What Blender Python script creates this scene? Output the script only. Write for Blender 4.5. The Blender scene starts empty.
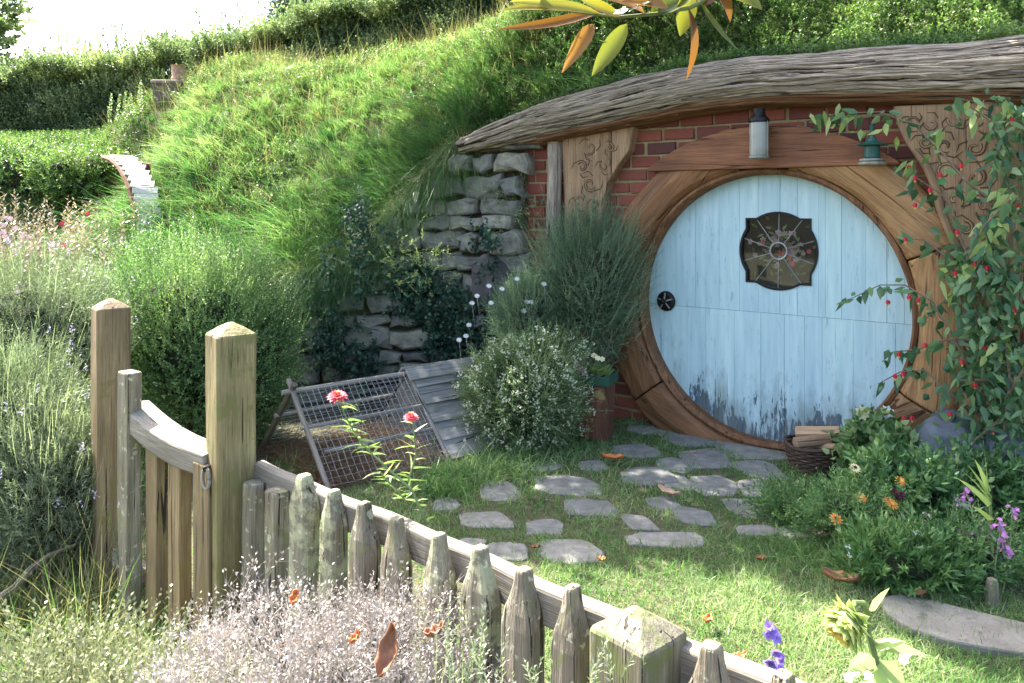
import bpy, math
import numpy as np
from mathutils import Vector, noise

S = bpy.context.scene
COL = S.collection
# ------------------------------------------------------------------ camera, world, sun, exposure
FPX, HORIZ, EYE = 800.0, 205.0, 1.45
cam = bpy.data.objects.new('camera', bpy.data.cameras.new('camera'))
COL.objects.link(cam); S.camera = cam
cam.location = (0, 0, EYE); cam.rotation_euler = (math.pi/2, 0, 0)
cam.data.lens = FPX/1024*36; cam.data.sensor_width = 36
cam.data.shift_y = -(341.5-HORIZ)/1024
cam.data.clip_end = 500; cam.data.clip_start = 0.05

SUN_EL = math.radians(50)
SH = np.array([-0.74, 0.67]); SH = SH/np.linalg.norm(SH)
SUNV = np.array([SH[0]*math.cos(SUN_EL), SH[1]*math.cos(SUN_EL), math.sin(SUN_EL)])
W = bpy.data.worlds.new('World'); S.world = W; W.use_nodes = True
wn = W.node_tree; wn.nodes.clear()
sky = wn.nodes.new('ShaderNodeTexSky'); sky.sky_type = 'NISHITA'; sky.sun_disc = False
sky.sun_elevation = SUN_EL; sky.sun_rotation = math.atan2(SH[0], SH[1])
sky.air_density = 1.0; sky.dust_density = 4.0; sky.ozone_density = 1.0
bg = wn.nodes.new('ShaderNodeBackground'); bg.inputs[1].default_value = 0.135
wo = wn.nodes.new('ShaderNodeOutputWorld')
wn.links.new(sky.outputs[0], bg.inputs[0]); wn.links.new(bg.outputs[0], wo.inputs[0])
sl = bpy.data.lights.new('sun', 'SUN'); sl.energy = 5.0; sl.angle = math.radians(0.53); sl.color = (1, 0.95, 0.87)
so = bpy.data.objects.new('sun', sl); COL.objects.link(so)
so.rotation_euler = Vector(-SUNV).to_track_quat('-Z', 'Y').to_euler()
S.view_settings.view_transform = 'Standard'; S.view_settings.look = 'None'
S.view_settings.exposure = 2.5; S.view_settings.gamma = 1.0
S.render.engine = 'CYCLES'
S.cycles.max_bounces = 6; S.cycles.diffuse_bounces = 4; S.cycles.transparent_max_bounces = 12
S.cycles.sample_clamp_indirect = 6

# ------------------------------------------------------------------ coordinate helpers
def P(px, py, Y): return np.array([(px-512)/FPX*Y, Y, EYE-(py-HORIZ)/FPX*Y])
def G(px, py, z=0.0):
    Y = (EYE-z)*FPX/(py-HORIZ); return np.array([(px-512)/FPX*Y, Y, z])
CX, CY, CZ, DR = 1.557, 4.84, 0.833, 0.814            # door centre and radius; the front wall is turned 37 degrees
def fac(u, z, d=0.0): return np.array([CX+.8*u-.6*d, CY-.6*u-.8*d, z])
def F(px, py, d=0.0):
    Y = (.6*CX+.8*CY-d)/(.6*(px-512)/FPX+.8); X = (px-512)/FPX*Y
    return ((X-CX+.6*d)/.8, EYE-(py-HORIZ)/FPX*Y)
def Fw(px, py, d=0.0): u, z = F(px, py, d); return fac(u, z, d)
UV_ = np.array([.8, -.6, 0]); NV = np.array([-.6, -.8, 0]); ZV = np.array([0, 0, 1.])
def nrm(a): a = np.asarray(a, float); return a/np.maximum(np.linalg.norm(a, axis=-1, keepdims=True), 1e-9)
def RG(s): return np.random.default_rng(s)
def sn(p, seed=0, freq=1.0, n=6):                     # cheap smooth pseudo noise, -1..1, vectorised
    r = RG(seed+1000); p = np.asarray(p, float)*freq; o = 0
    for i in range(n):
        k = r.normal(size=p.shape[-1])*(1+.6*i); o = o+np.sin(p@k+r.uniform(0, 6.28))/(1+.45*i)
    return o/2.6

# ------------------------------------------------------------------ objects
def tag(o, label=None, cat=None, group=None, kind=None):
    if label: o['label'] = label
    if cat: o['category'] = cat
    if group: o['group'] = group
    if kind: o['kind'] = kind
    return o
def empty(name, loc, label=None, cat=None, group=None):
    o = bpy.data.objects.new(name, None); o.location = [float(x) for x in loc]; o.empty_display_size = .05
    COL.objects.link(o); return tag(o, label, cat, group)
def wloc(o):
    l = np.zeros(3)
    while o is not None: l = l+np.array(o.location); o = o.parent
    return l
def link_mesh(me, name, mat, parent=None, origin=None, smooth=False):
    o = bpy.data.objects.new(name, me); COL.objects.link(o)
    base = wloc(parent) if parent is not None else np.zeros(3)
    org = base if origin is None else np.asarray(origin, float)
    n = len(me.vertices); co = np.empty(n*3, np.float32); me.vertices.foreach_get('co', co)
    co = (co.reshape(-1, 3)-org.astype(np.float32)).ravel(); me.vertices.foreach_set('co', co)
    o.location = [float(x) for x in (org-base)]
    if parent is not None: o.parent = parent
    for m in (mat if isinstance(mat, (list, tuple)) else [mat]): me.materials.append(m)
    if smooth: me.polygons.foreach_set('use_smooth', np.ones(len(me.polygons), bool))
    me.update(); return o

class MB:                                              # solid geometry; every vertex carries grain coordinates and a random value
    def __init__(s, seed=0): s.v = []; s.f = []; s.g = []; s.r = []; s.n = 0; s.rng = RG(seed)
    def add(s, V, Fc, Gr=None, rnd=None):
        V = np.asarray(V, float).reshape(-1, 3)
        if rnd is None: rnd = s.rng.random()
        if Gr is None: Gr = V
        s.v.append(V); s.g.append(np.asarray(Gr, float).reshape(-1, 3)+rnd*17.0); s.r.append(np.full(len(V), rnd))
        s.f += [tuple(i+s.n for i in f) for f in Fc]; s.n += len(V); return s
    def box(s, c, size, ax=None, grain=0, rnd=None, jit=0.0):
        A = np.eye(3) if ax is None else nrm(np.array(ax, float)); h = np.array(size, float)/2
        q = np.array([[x, y, z] for z in (-1, 1) for y in (-1, 1) for x in (-1, 1)])*h
        if jit: q = q+s.rng.uniform(-jit, jit, q.shape)
        V = np.asarray(c, float)+q@A
        gg = np.roll(q, -grain, axis=1)
        return s.add(V, [(0, 2, 3, 1), (4, 5, 7, 6), (0, 1, 5, 4), (2, 6, 7, 3), (0, 4, 6, 2), (1, 3, 7, 5)], gg, rnd)
    def loft(s, rings, cap=True, grain=None, rnd=None):
        R = np.asarray(rings, float); K, N = R.shape[:2]; fc = []
        for k in range(K-1):
            for i in range(N):
                j = (i+1) % N; fc.append((k*N+i, k*N+j, (k+1)*N+j, (k+1)*N+i))
        if cap: fc.append(tuple(range(N))[::-1]); fc.append(tuple((K-1)*N+i for i in range(N)))
        if grain is None:
            cen = R.mean(1); d = np.r_[0, np.cumsum(np.linalg.norm(np.diff(cen, axis=0), axis=1))]
            loc = R-cen[:, None]; per = np.linalg.norm(loc, axis=2); a = np.arange(N)*2*math.pi/N
            grain = np.stack([np.repeat(d[:, None], N, 1), per*np.cos(a), per*np.sin(a)], -1)
        return s.add(R, fc, grain, rnd)
    def tube(s, pts, rad, n=8, cap=True, rnd=None, rough=0.0, flat=1.0):
        p = np.asarray(pts, float); K = len(p); rad = np.broadcast_to(np.asarray(rad, float), (K,))
        t = nrm(np.gradient(p, axis=0)); up = np.array([0, 0, 1.]) if abs(t[0][2]) < .9 else np.array([1., 0, 0])
        rings = []; a = np.arange(n)*2*math.pi/n; x = nrm(np.cross(t[0], up))
        for k in range(K):
            x = nrm(x-t[k]*np.dot(x, t[k])); y = np.cross(t[k], x)
            rr = rad[k]*(1+(rough*s.rng.uniform(-1, 1, n) if rough else 0))
            rings.append(p[k]+(np.cos(a)*rr)[:, None]*x+(np.sin(a)*rr*flat)[:, None]*y)
        return s.loft(rings, cap, rnd=rnd)
    def plate(s, poly, fn, d0, d1, grain=None, rnd=None):   # extruded polygon; fn(a,b,d)->world
        n = len(poly); V = [fn(a, b, d0) for a, b in poly]+[fn(a, b, d1) for a, b in poly]
        fc = [tuple(range(n)), tuple(range(2*n-1, n-1, -1))]+[(i, i+n, (i+1) % n+n, (i+1) % n) for i in range(n)]
        g = [((b, a, d) if grain else (a, b, d)) for d in (d0, d1) for a, b in poly]
        return s.add(V, fc, g, rnd)
    def build(s, name, mat, parent=None, origin=None, smooth=False, bevel=0, seg=2, sub=0):
        me = bpy.data.meshes.new(name); V = np.concatenate(s.v); me.from_pydata(V.tolist(), [], s.f)
        a = me.attributes.new('gr', 'FLOAT_VECTOR', 'POINT'); a.data.foreach_set('vector', np.concatenate(s.g).astype(np.float32).ravel())
        a = me.attributes.new('rnd', 'FLOAT', 'POINT'); a.data.foreach_set('value', np.concatenate(s.r).astype(np.float32))
        o = link_mesh(me, name, mat, parent, origin, smooth)
        import bmesh
        bm = bmesh.new(); bm.from_mesh(me); bmesh.ops.recalc_face_normals(bm, faces=bm.faces); bm.to_mesh(me); bm.free()
        if bevel:
            m = o.modifiers.new('bevel', 'BEVEL'); m.width = bevel; m.segments = seg; m.limit_method = 'ANGLE'; m.angle_limit = .6
        if sub: m = o.modifiers.new('sub', 'SUBSURF'); m.levels = m.render_levels = sub
        return o

class LS:                                              # many small leaf or blade faces in one mesh
    def __init__(s, seed=0): s.V = []; s.R = []; s.rng = RG(seed)
    def quads(s, V, r): V = V.reshape(-1, 4, 3); s.V.append(V); s.R.append(np.broadcast_to(r, (len(V),)).copy()); return s
    def leaf(s, p, d, n, L, w, r=None, fold=.12, mid=.42):
        p = np.atleast_2d(p); N = len(p); d = nrm(np.broadcast_to(d, (N, 3))); n = np.broadcast_to(n, (N, 3))
        sd = nrm(np.cross(d, n)); nn = np.cross(sd, d)
        L = np.broadcast_to(L, (N,))[:, None]; w = np.broadcast_to(w, (N,))[:, None]
        if r is None: r = s.rng.random(N)
        m = p+d*L*mid+nn*w*fold
        V = np.stack([p, m+sd*w/2, p+d*L-nn*L*.06, m-sd*w/2], 1); return s.quads(V, r)
    def leaf2(s, p, d, n, L, w, r=None, fold=-.15, droop=.12):   # pointed oval leaf folded on its midrib
        p = np.atleast_2d(p); N = len(p); d = nrm(np.broadcast_to(d, (N, 3))); n = np.broadcast_to(n, (N, 3)); sd = nrm(np.cross(d, n)); nn = np.cross(sd, d)
        L = np.broadcast_to(L, (N,))[:, None]; w = np.broadcast_to(w, (N,))[:, None]
        if r is None: r = s.rng.random(N)
        tip = p+d*L-nn*L*droop; k1 = s.rng.uniform(.22, .32, (N, 1)); k2 = s.rng.uniform(.58, .70, (N, 1))
        for sg in (-1, 1):
            f_ = nn*w*fold; a = p+d*L*k1+sd*sg*w*.5+f_; b = p+d*L*k2+sd*sg*w*.34+f_*.7-nn*L*droop*.4; s.quads(np.stack([p, a, b, tip], 1), np.broadcast_to(r, (N,)))
        return s
    def blades(s, p, d, L, w, bend, K=3, r=None):
        p = np.atleast_2d(p); N = len(p); d = nrm(np.broadcast_to(d, (N, 3))); bend = np.broadcast_to(bend, (N, 3))
        L = np.broadcast_to(L, (N,))[:, None]; w = np.broadcast_to(w, (N,))[:, None]
        if r is None: r = s.rng.random(N)
        sd = nrm(np.cross(d, s.rng.normal(size=(N, 3)))); r = np.broadcast_to(r, (N,))
        for k in range(K):
            t0, t1 = k/K, (k+1)/K
            a = p+d*L*t0+bend*L*t0*t0; b = p+d*L*t1+bend*L*t1*t1
            w0 = w*(1-t0**2)*.5; w1 = w*max(.06, 1-t1**2)*.5
            s.quads(np.stack([a-sd*w0, a+sd*w0, b+sd*w1, b-sd*w1], 1), r)
        return s
    def sprigs(s, p, d, ln, nl, LL, LW, ang=.8, r=None, stem=0.0012, jit=.35, tipn=0, t0=0.1):
        p = np.atleast_2d(p); N = len(p); d = nrm(np.broadcast_to(d, (N, 3))); g = s.rng
        ln = np.broadcast_to(ln, (N,))[:, None]
        a = nrm(np.cross(d, g.normal(size=(N, 3)))); b = np.cross(d, a); ph = g.uniform(0, 6.28, N)
        if r is None: r = g.random(N)
        r = np.broadcast_to(r, (N,))
        for k in range(nl):
            t = t0+(1-t0)*(k+.5)/nl; an = ang*(1-.35*t); th = ph+k*2.4+g.uniform(-jit, jit, N)
            q = a*np.cos(th)[:, None]+b*np.sin(th)[:, None]
            dd = nrm(d*math.cos(an)+q*math.sin(an)+g.normal(size=(N, 3))*.1)
            (s.leaf2 if LW > .017 and LL > .03 else s.leaf)(p+d*ln*t, dd, d+g.normal(size=(N, 3))*.3, LL*g.uniform(.65, 1.2, N)*(1-.4*t*t), LW*g.uniform(.7, 1.2, N), np.clip(r+g.uniform(-.15, .15, N), 0, 1))
        if stem:
            s.blades(p, d, ln[:, 0], stem*2, np.zeros(3), 1, r)
        return s
    def flower(s, c, n, R, np_=8, w=.5, tilt=.2, r=None, rows=1):
        c = np.atleast_2d(c); N = len(c); n = nrm(np.broadcast_to(n, (N, 3))); a = nrm(np.cross(n, s.rng.normal(size=(N, 3)))); b = np.cross(n, a)
        for q in range(rows):
            for k in range(np_):
                th = 2*math.pi*(k+.5*q)/np_; dd = nrm(a*math.cos(th)+b*math.sin(th)+n*(tilt+.45*q))
                s.leaf(c, dd, n, R*(1-.25*q), R*w, r if r is None else np.full(N, r), fold=.1, mid=.6)
        return s
    def build(s, name, mat, parent=None, origin=None):
        V = np.concatenate(s.V).astype(np.float32); r = np.concatenate(s.R).astype(np.float32); N = len(V)
        me = bpy.data.meshes.new(name); me.vertices.add(N*4); me.vertices.foreach_set('co', V.ravel())
        me.loops.add(N*4); me.loops.foreach_set('vertex_index', np.arange(N*4, dtype=np.int32))
        me.polygons.add(N); me.polygons.foreach_set('loop_start', np.arange(0, N*4, 4, dtype=np.int32))
        me.polygons.foreach_set('loop_total', np.full(N, 4, np.int32)); me.update(calc_edges=True)
        at = me.attributes.new('rnd', 'FLOAT', 'POINT'); at.data.foreach_set('value', np.repeat(r, 4))
        return link_mesh(me, name, mat, parent, origin)

# ------------------------------------------------------------------ materials
def newmat(name):
    m = bpy.data.materials.new(name); m.use_nodes = True; nt = m.node_tree; nt.nodes.clear()
    out = nt.nodes.new('ShaderNodeOutputMaterial'); return m, nt, out
def nd(nt, t, ins=None, **kw):
    n = nt.nodes.new(t)
    for k, v in kw.items(): setattr(n, k, v)
    for k, v in (ins or {}).items():
        if hasattr(v, 'is_output'): nt.links.new(v, n.inputs[k])
        else:
            if isinstance(v, tuple) and len(v) == 3 and n.inputs[k].type == 'RGBA': v = (*v, 1)
            n.inputs[k].default_value = v
    return n
def attr(nt, name): return nt.nodes.new('ShaderNodeAttribute') if False else nd(nt, 'ShaderNodeAttribute', attribute_name=name)
def ramp(nt, fac, stops):
    r = nd(nt, 'ShaderNodeValToRGB', {0: fac}); e = r.color_ramp.elements
    while len(e) < len(stops): e.new(.5)
    for i, (p, c) in enumerate(stops):
        e[i].position = p; e[i].color = (*c, 1) if len(c) == 3 else c
    return r.outputs[0]
def mixc(nt, f, a, b, bt='MIX'):
    n = nd(nt, 'ShaderNodeMix', data_type='RGBA', blend_type=bt)
    for i, v in ((0, f), (6, a), (7, b)):
        if hasattr(v, 'is_output'): nt.links.new(v, n.inputs[i])
        else: n.inputs[i].default_value = (*v, 1) if isinstance(v, tuple) and len(v) == 3 else v
    return n.outputs[2]
def noi(nt, vec, scale, detail=4, rough=.6, dist=0.0):
    return nd(nt, 'ShaderNodeTexNoise', {'Vector': vec, 'Scale': scale, 'Detail': detail, 'Roughness': rough, 'Distortion': dist}).outputs[0]
def mapping(nt, vec, sc): return nd(nt, 'ShaderNodeMapping', {'Vector': vec, 'Scale': sc}).outputs[0]
def math_(nt, op, a, b=0.0, clamp=False):
    n = nd(nt, 'ShaderNodeMath', operation=op, use_clamp=clamp)
    for i, v in ((0, a), (1, b)):
        if hasattr(v, 'is_output'): nt.links.new(v, n.inputs[i])
        else: n.inputs[i].default_value = v
    return n.outputs[0]
def bump(nt, h, strength=.4, dist=.01): return nd(nt, 'ShaderNodeBump', {'Height': h, 'Strength': strength, 'Distance': dist}).outputs[0]
def princ(nt, out, col, rough=.8, normal=None, spec=.3, metal=0.0):
    b = nd(nt, 'ShaderNodeBsdfPrincipled', {'Base Color': col, 'Roughness': rough, 'Specular IOR Level': spec, 'Metallic': metal})
    if normal is not None: nt.links.new(normal, b.inputs['Normal'])
    nt.links.new(b.outputs[0], out.inputs[0]); return b

def wood(name, c1, c2, crack=(.03, .022, .015), lichen=None, lamt=.5, gs=1.0, rough=.75, spots=None, bumpd=.006, ckt=.345):
    m, nt, out = newmat(name); g = attr(nt, 'gr').outputs['Vector']; rn = attr(nt, 'rnd').outputs['Fac']
    n1 = noi(nt, mapping(nt, g, (1.3*gs, 20*gs, 20*gs)), 1.0, 6, .65, .35)
    n2 = noi(nt, mapping(nt, g, (4*gs, 90*gs, 90*gs)), 1.0, 4, .6, .3)
    n3 = noi(nt, mapping(nt, g, (3*gs, 3.5*gs, 3.5*gs)), 1.0, 3, .5)
    c = ramp(nt, n1, [(.3, c1), (.68, c2)])
    c = mixc(nt, math_(nt, 'MULTIPLY', n2, .55), c, c1)
    c = mixc(nt, math_(nt, 'MULTIPLY', ramp(nt, n3, [(.35, (0, 0, 0)), (.7, (1, 1, 1))]), .45), c, tuple(x*.55 for x in c1))
    n4 = noi(nt, mapping(nt, g, (5*gs, 150*gs, 150*gs)), 1.0, 3, .7, .2)
    c = mixc(nt, 1.0, c, ramp(nt, n4, [(.3, (.62, .60, .58)), (.5, (1, 1, 1)), (.72, (1.3, 1.28, 1.22))]), 'MULTIPLY')
    ck = ramp(nt, noi(nt, mapping(nt, g, (1.0*gs, 26*gs, 26*gs)), 1.0, 2, .5, 1.2), [(.0, (1, 1, 1)), (ckt-.04, (1, 1, 1)), (ckt, (0, 0, 0))])
    c = mixc(nt, ck, c, crack)
    if lichen is not None:
        lm = ramp(nt, noi(nt, g, 9.0*gs, 5, .7), [(.62-.2*lamt, (0, 0, 0)), (.7-.2*lamt, (1, 1, 1))])
        c = mixc(nt, math_(nt, 'MULTIPLY', lm, .8), c, lichen)
    if spots is not None:
        lm = ramp(nt, noi(nt, g, 34.0, 3, .6), [(.62, (0, 0, 0)), (.66, (1, 1, 1))])
        c = mixc(nt, lm, c, spots)
    c = mixc(nt, 1.0, c, ramp(nt, rn, [(0, (.78, .78, .78)), (1, (1.12, 1.1, 1.06))]), 'MULTIPLY')
    h = math_(nt, 'SUBTRACT', math_(nt, 'ADD', n1, math_(nt, 'MULTIPLY', n2, .5)), ck)
    princ(nt, out, c, rough, bump(nt, h, .7, bumpd)); return m

def fol(name, cd, cm, cl, trans=.35, rough=.45, tcol=None, nscale=1.5):
    m, nt, out = newmat(name); rn = attr(nt, 'rnd').outputs['Fac']
    geo = nd(nt, 'ShaderNodeNewGeometry').outputs['Position']
    f = math_(nt, 'ADD', math_(nt, 'MULTIPLY', rn, .7), math_(nt, 'MULTIPLY', math_(nt, 'SUBTRACT', noi(nt, geo, nscale, 2, .5), .35), 1.0))
    c = ramp(nt, f, [(.1, cd), (.5, cm), (.92, cl)])
    b = nd(nt, 'ShaderNodeBsdfPrincipled', {'Base Color': c, 'Roughness': rough, 'Specular IOR Level': .35})
    tc = mixc(nt, 1.0, c, tcol or (1.12, 1.3, .8), 'MULTIPLY')
    t = nd(nt, 'ShaderNodeBsdfTranslucent', {'Color': tc})
    mx = nd(nt, 'ShaderNodeMixShader', {0: trans, 1: b.outputs[0], 2: t.outputs[0]})
    nt.links.new(mx.outputs[0], out.inputs[0]); return m

def plain(name, c, rough=.5, c2=None, scale=20, metal=0, b=0.0):
    m, nt, out = newmat(name); geo = nd(nt, 'ShaderNodeTexCoord').outputs['Object']
    n = noi(nt, geo, scale, 4, .6)
    col = ramp(nt, n, [(.3, c), (.7, c2 or tuple(x*.65 for x in c))])
    princ(nt, out, col, rough, bump(nt, n, b, .004) if b else None, .4, metal); return m

def stone(name, c1, c2, c3, lich=(.32, .34, .27), sc=1.0):
    m, nt, out = newmat(name); g = attr(nt, 'gr').outputs['Vector']; rn = attr(nt, 'rnd').outputs['Fac']
    n1 = noi(nt, g, 9*sc, 6, .65); n2 = noi(nt, g, 45*sc, 4, .7)
    c = ramp(nt, n1, [(.3, c1), (.55, c2), (.75, c3)])
    c = mixc(nt, ramp(nt, noi(nt, g, 16*sc, 4, .7), [(.55, (0, 0, 0)), (.63, (1, 1, 1))]), c, lich)
    c = mixc(nt, math_(nt, 'MULTIPLY', n2, .4), c, c1)
    c = mixc(nt, 1.0, c, ramp(nt, rn, [(0, (.6, .62, .68)), (1, (1.15, 1.1, 1.0))]), 'MULTIPLY')
    princ(nt, out, c, .85, bump(nt, math_(nt, 'ADD', n1, math_(nt, 'MULTIPLY', n2, .4)), .8, .012)); return m

M = {}
M['post'] = wood('weathered_post_wood', (.18, .125, .065), (.40, .30, .165), lichen=(.20, .17, .06), lamt=.35, gs=1.5, ckt=.37)
M['postmoss'] = wood('mossy_post_wood', (.14, .115, .05), (.32, .27, .145), lichen=(.13, .13, .045), lamt=.5, gs=1.5, ckt=.37)
M['picket'] = wood('silvered_picket_wood', (.13, .11, .08), (.38, .34, .26), lichen=(.17, .17, .08), lamt=.45, spots=(.38, .38, .28), gs=1.9, bumpd=.010, ckt=.37)
M['lichen'] = wood('lichened_picket_wood', (.11, .10, .07), (.33, .31, .23), lichen=(.33, .34, .21), lamt=.7, spots=(.45, .45, .33), gs=1.9, bumpd=.010, ckt=.37)
M['rail'] = wood('pale_rail_wood', (.17, .15, .12), (.36, .33, .28), gs=1.2, lichen=(.2, .19, .12), lamt=.2)
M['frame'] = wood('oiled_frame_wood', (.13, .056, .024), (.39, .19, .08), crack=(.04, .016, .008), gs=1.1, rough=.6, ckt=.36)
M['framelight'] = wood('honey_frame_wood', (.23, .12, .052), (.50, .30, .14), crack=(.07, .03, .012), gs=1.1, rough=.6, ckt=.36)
M['lintel'] = wood('reddish_lintel_wood', (.13, .05, .025), (.40, .17, .075), crack=(.03, .012, .007), gs=1.0, rough=.6, ckt=.37)
M['log'] = wood('eave_log_wood', (.12, .055, .028), (.33, .17, .085), gs=.9)
M['bark'] = wood('grey_bark', (.21, .17, .135), (.63, .54, .44), crack=(.035, .026, .02), gs=3.2, lichen=(.25, .25, .16), lamt=.1, bumpd=.012)
M['barkdark'] = wood('gap_shade_bark', (.07, .058, .048), (.22, .19, .16), crack=(.02, .015, .012), gs=3.2)  # eave bark under the strips, darkened so their gaps read as shade
M['carved'] = wood('carved_board_wood', (.25, .15, .085), (.50, .34, .20), gs=1.1)
M['groove'] = plain('carving_groove', (.10, .055, .03), .8)
M['coop'] = wood('grey_coop_wood', (.14, .14, .135), (.36, .36, .35), lichen=(.22, .22, .16), lamt=.2)
M['pole'] = wood('grey_pole_wood', (.17, .15, .13), (.40, .37, .33))
M['wall'] = stone('wall_stone', (.11, .105, .09), (.30, .29, .25), (.50, .48, .40), (.30, .32, .20))
M['flag'] = stone('flag_stone', (.12, .12, .115), (.23, .23, .22), (.34, .335, .31), (.17, .19, .13), 1.8)
M['rock'] = stone('bluish_rock', (.05, .065, .09), (.10, .12, .15), (.17, .18, .21), (.07, .10, .10), .7)
M['slab'] = stone('edging_slab', (.17, .16, .14), (.27, .26, .23), (.34, .33, .29), (.12, .12, .10), .7)
M['iron'] = plain('black_iron', (.02, .02, .022), .45, metal=.6)
M['wire'] = plain('galvanised_wire', (.35, .36, .36), .4, (.22, .22, .22), metal=.5)
M['greenmetal'] = plain('green_painted_metal', (.02, .10, .08), .45, (.012, .06, .05), 30)
M['greenwood'] = plain('green_painted_rim', (.015, .075, .05), .5, (.01, .05, .035), 30)
M['tin'] = plain('worn_tin', (.30, .31, .27), .5, (.15, .14, .10), 14, metal=.2)
M['ltglass'] = plain('frosted_glass', (.30, .31, .28), .25, (.19, .20, .18), 8)
M['soil'] = plain('soil', (.045, .045, .022), .95, (.09, .08, .04), 9, b=.8)
M['straw'] = fol('straw', (.10, .05, .025), (.22, .13, .07), (.38, .26, .15), .15)
M['wicker'] = wood('dark_wicker', (.045, .028, .02), (.17, .11, .08), gs=2)
M['logs'] = wood('split_firewood', (.30, .19, .11), (.52, .36, .22))
# foliage
M['grass'] = fol('lawn_grass', (.04, .125, .035), (.13, .24, .07), (.38, .43, .23), .42)
M['hillgrass'] = fol('long_grass', (.035, .11, .04), (.12, .24, .07), (.34, .42, .18), .40, tcol=(1.08, 1.25, .8), nscale=2.2)
M['drygrass'] = fol('dry_grass', (.13, .10, .05), (.25, .21, .10), (.38, .34, .18), .35)
M['cover'] = fol('ground_cover_leaves', (.03, .07, .02), (.10, .18, .045), (.26, .33, .11), .35, nscale=3)
M['hedge'] = fol('hedge_leaves', (.035, .07, .035), (.14, .19, .085), (.36, .39, .19), .4)
M['bush'] = fol('bush_leaves', (.035, .09, .035), (.14, .235, .085), (.38, .46, .20), .35)
M['lav'] = fol('lavender_leaves', (.06, .085, .05), (.18, .22, .13), (.38, .41, .28), .3)
M['rosemary'] = fol('rosemary_leaves', (.04, .085, .05), (.14, .215, .13), (.32, .40, .25), .3)
M['alyssum'] = fol('alyssum_leaves', (.06, .10, .04), (.17, .24, .10), (.34, .40, .20), .25)
M['lowshrub'] = fol('low_shrub_leaves', (.07, .09, .045), (.16, .18, .09), (.31, .31, .18), .25, tcol=(1, 1.1, .9))
M['ivy'] = fol('ivy_leaves', (.015, .045, .032), (.04, .09, .06), (.11, .19, .11), .2, rough=.35)
M['silver'] = fol('silver_twigs', (.16, .135, .12), (.32, .285, .26), (.52, .47, .43), .15, tcol=(1, .95, .9))
M['vine'] = fol('vine_leaves', (.02, .06, .03), (.06, .14, .06), (.17, .27, .11), .3, rough=.35)
M['vinelight'] = fol('young_vine_leaves', (.12, .21, .06), (.28, .38, .12), (.45, .52, .22), .4)
M['bedleaf'] = fol('bed_leaves', (.025, .08, .03), (.085, .18, .06), (.23, .34, .12), .3)
M['fireweed'] = fol('dry_flower_stalks', (.10, .11, .06), (.22, .19, .12), (.38, .29, .20), .25, tcol=(1, 1, .9))
M['far'] = fol('far_tree_leaves', (.02, .05, .03), (.05, .09, .055), (.09, .14, .09), .2)
M['mag'] = fol('magnolia_leaves', (.02, .06, .015), (.04, .11, .025), (.09, .18, .04), .2, rough=.3)
M['magy'] = fol('yellowing_magnolia_leaf', (.09, .11, .02), (.21, .19, .03), (.33, .27, .04), .4, rough=.3)
M['mago'] = fol('orange_magnolia_leaf', (.15, .06, .015), (.30, .13, .03), (.42, .22, .05), .4, rough=.35)
M['stem'] = plain('green_stem', (.16, .21, .08), .6, (.10, .14, .05))
M['twig'] = plain('brown_twig', (.10, .07, .045), .85, (.17, .13, .09), 40)
M['trunk'] = wood('tree_bark', (.07, .055, .04), (.20, .17, .13))
def petal(n, c, c2=None, t=.3): return fol(n, c2 or tuple(x*.7 for x in c), c, tuple(min(1, x*1.15) for x in c), t, .6, (1, 1, 1))
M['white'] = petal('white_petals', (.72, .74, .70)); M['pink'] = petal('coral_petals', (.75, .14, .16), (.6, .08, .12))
M['mauve'] = petal('mauve_petals', (.55, .22, .52)); M['violet'] = petal('violet_petals', (.38, .26, .72))
M['red'] = petal('red_petals', (.55, .03, .06)); M['yellow'] = petal('yellow_petals', (.75, .55, .12))
M['cream'] = petal('cream_petals', (.78, .72, .42)); M['maroon'] = petal('maroon_petals', (.07, .01, .02)); M['orange'] = petal('orange_petals', (.75, .25, .04))
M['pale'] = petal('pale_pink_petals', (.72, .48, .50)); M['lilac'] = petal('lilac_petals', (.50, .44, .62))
M['deadleaf'] = plain('fallen_leaf', (.30, .13, .06), .6, (.16, .07, .035), 30)
M['deadpale'] = plain('pale_fallen_leaf', (.42, .28, .20), .6, (.28, .16, .11), 30)
M['deadorange'] = plain('orange_fallen_leaf', (.55, .18, .05), .55, (.35, .10, .03), 30)

def brickmat():
    m, nt, out = newmat('red_brick'); g = attr(nt, 'gr').outputs['Vector']; rn = attr(nt, 'rnd').outputs['Fac']
    n = noi(nt, g, 30, 5, .7); c = ramp(nt, rn, [(0, (.10, .032, .028)), (.5, (.21, .052, .034)), (.85, (.29, .085, .05)), (1, (.06, .028, .026))])
    c = mixc(nt, math_(nt, 'MULTIPLY', n, .6), c, (.10, .035, .03)); princ(nt, out, c, .8, bump(nt, n, .6, .006)); return m
M['brick'] = brickmat(); M['mortar'] = plain('mortar', (.34, .25, .12), .95, (.20, .16, .09), 25, b=.8)

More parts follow.
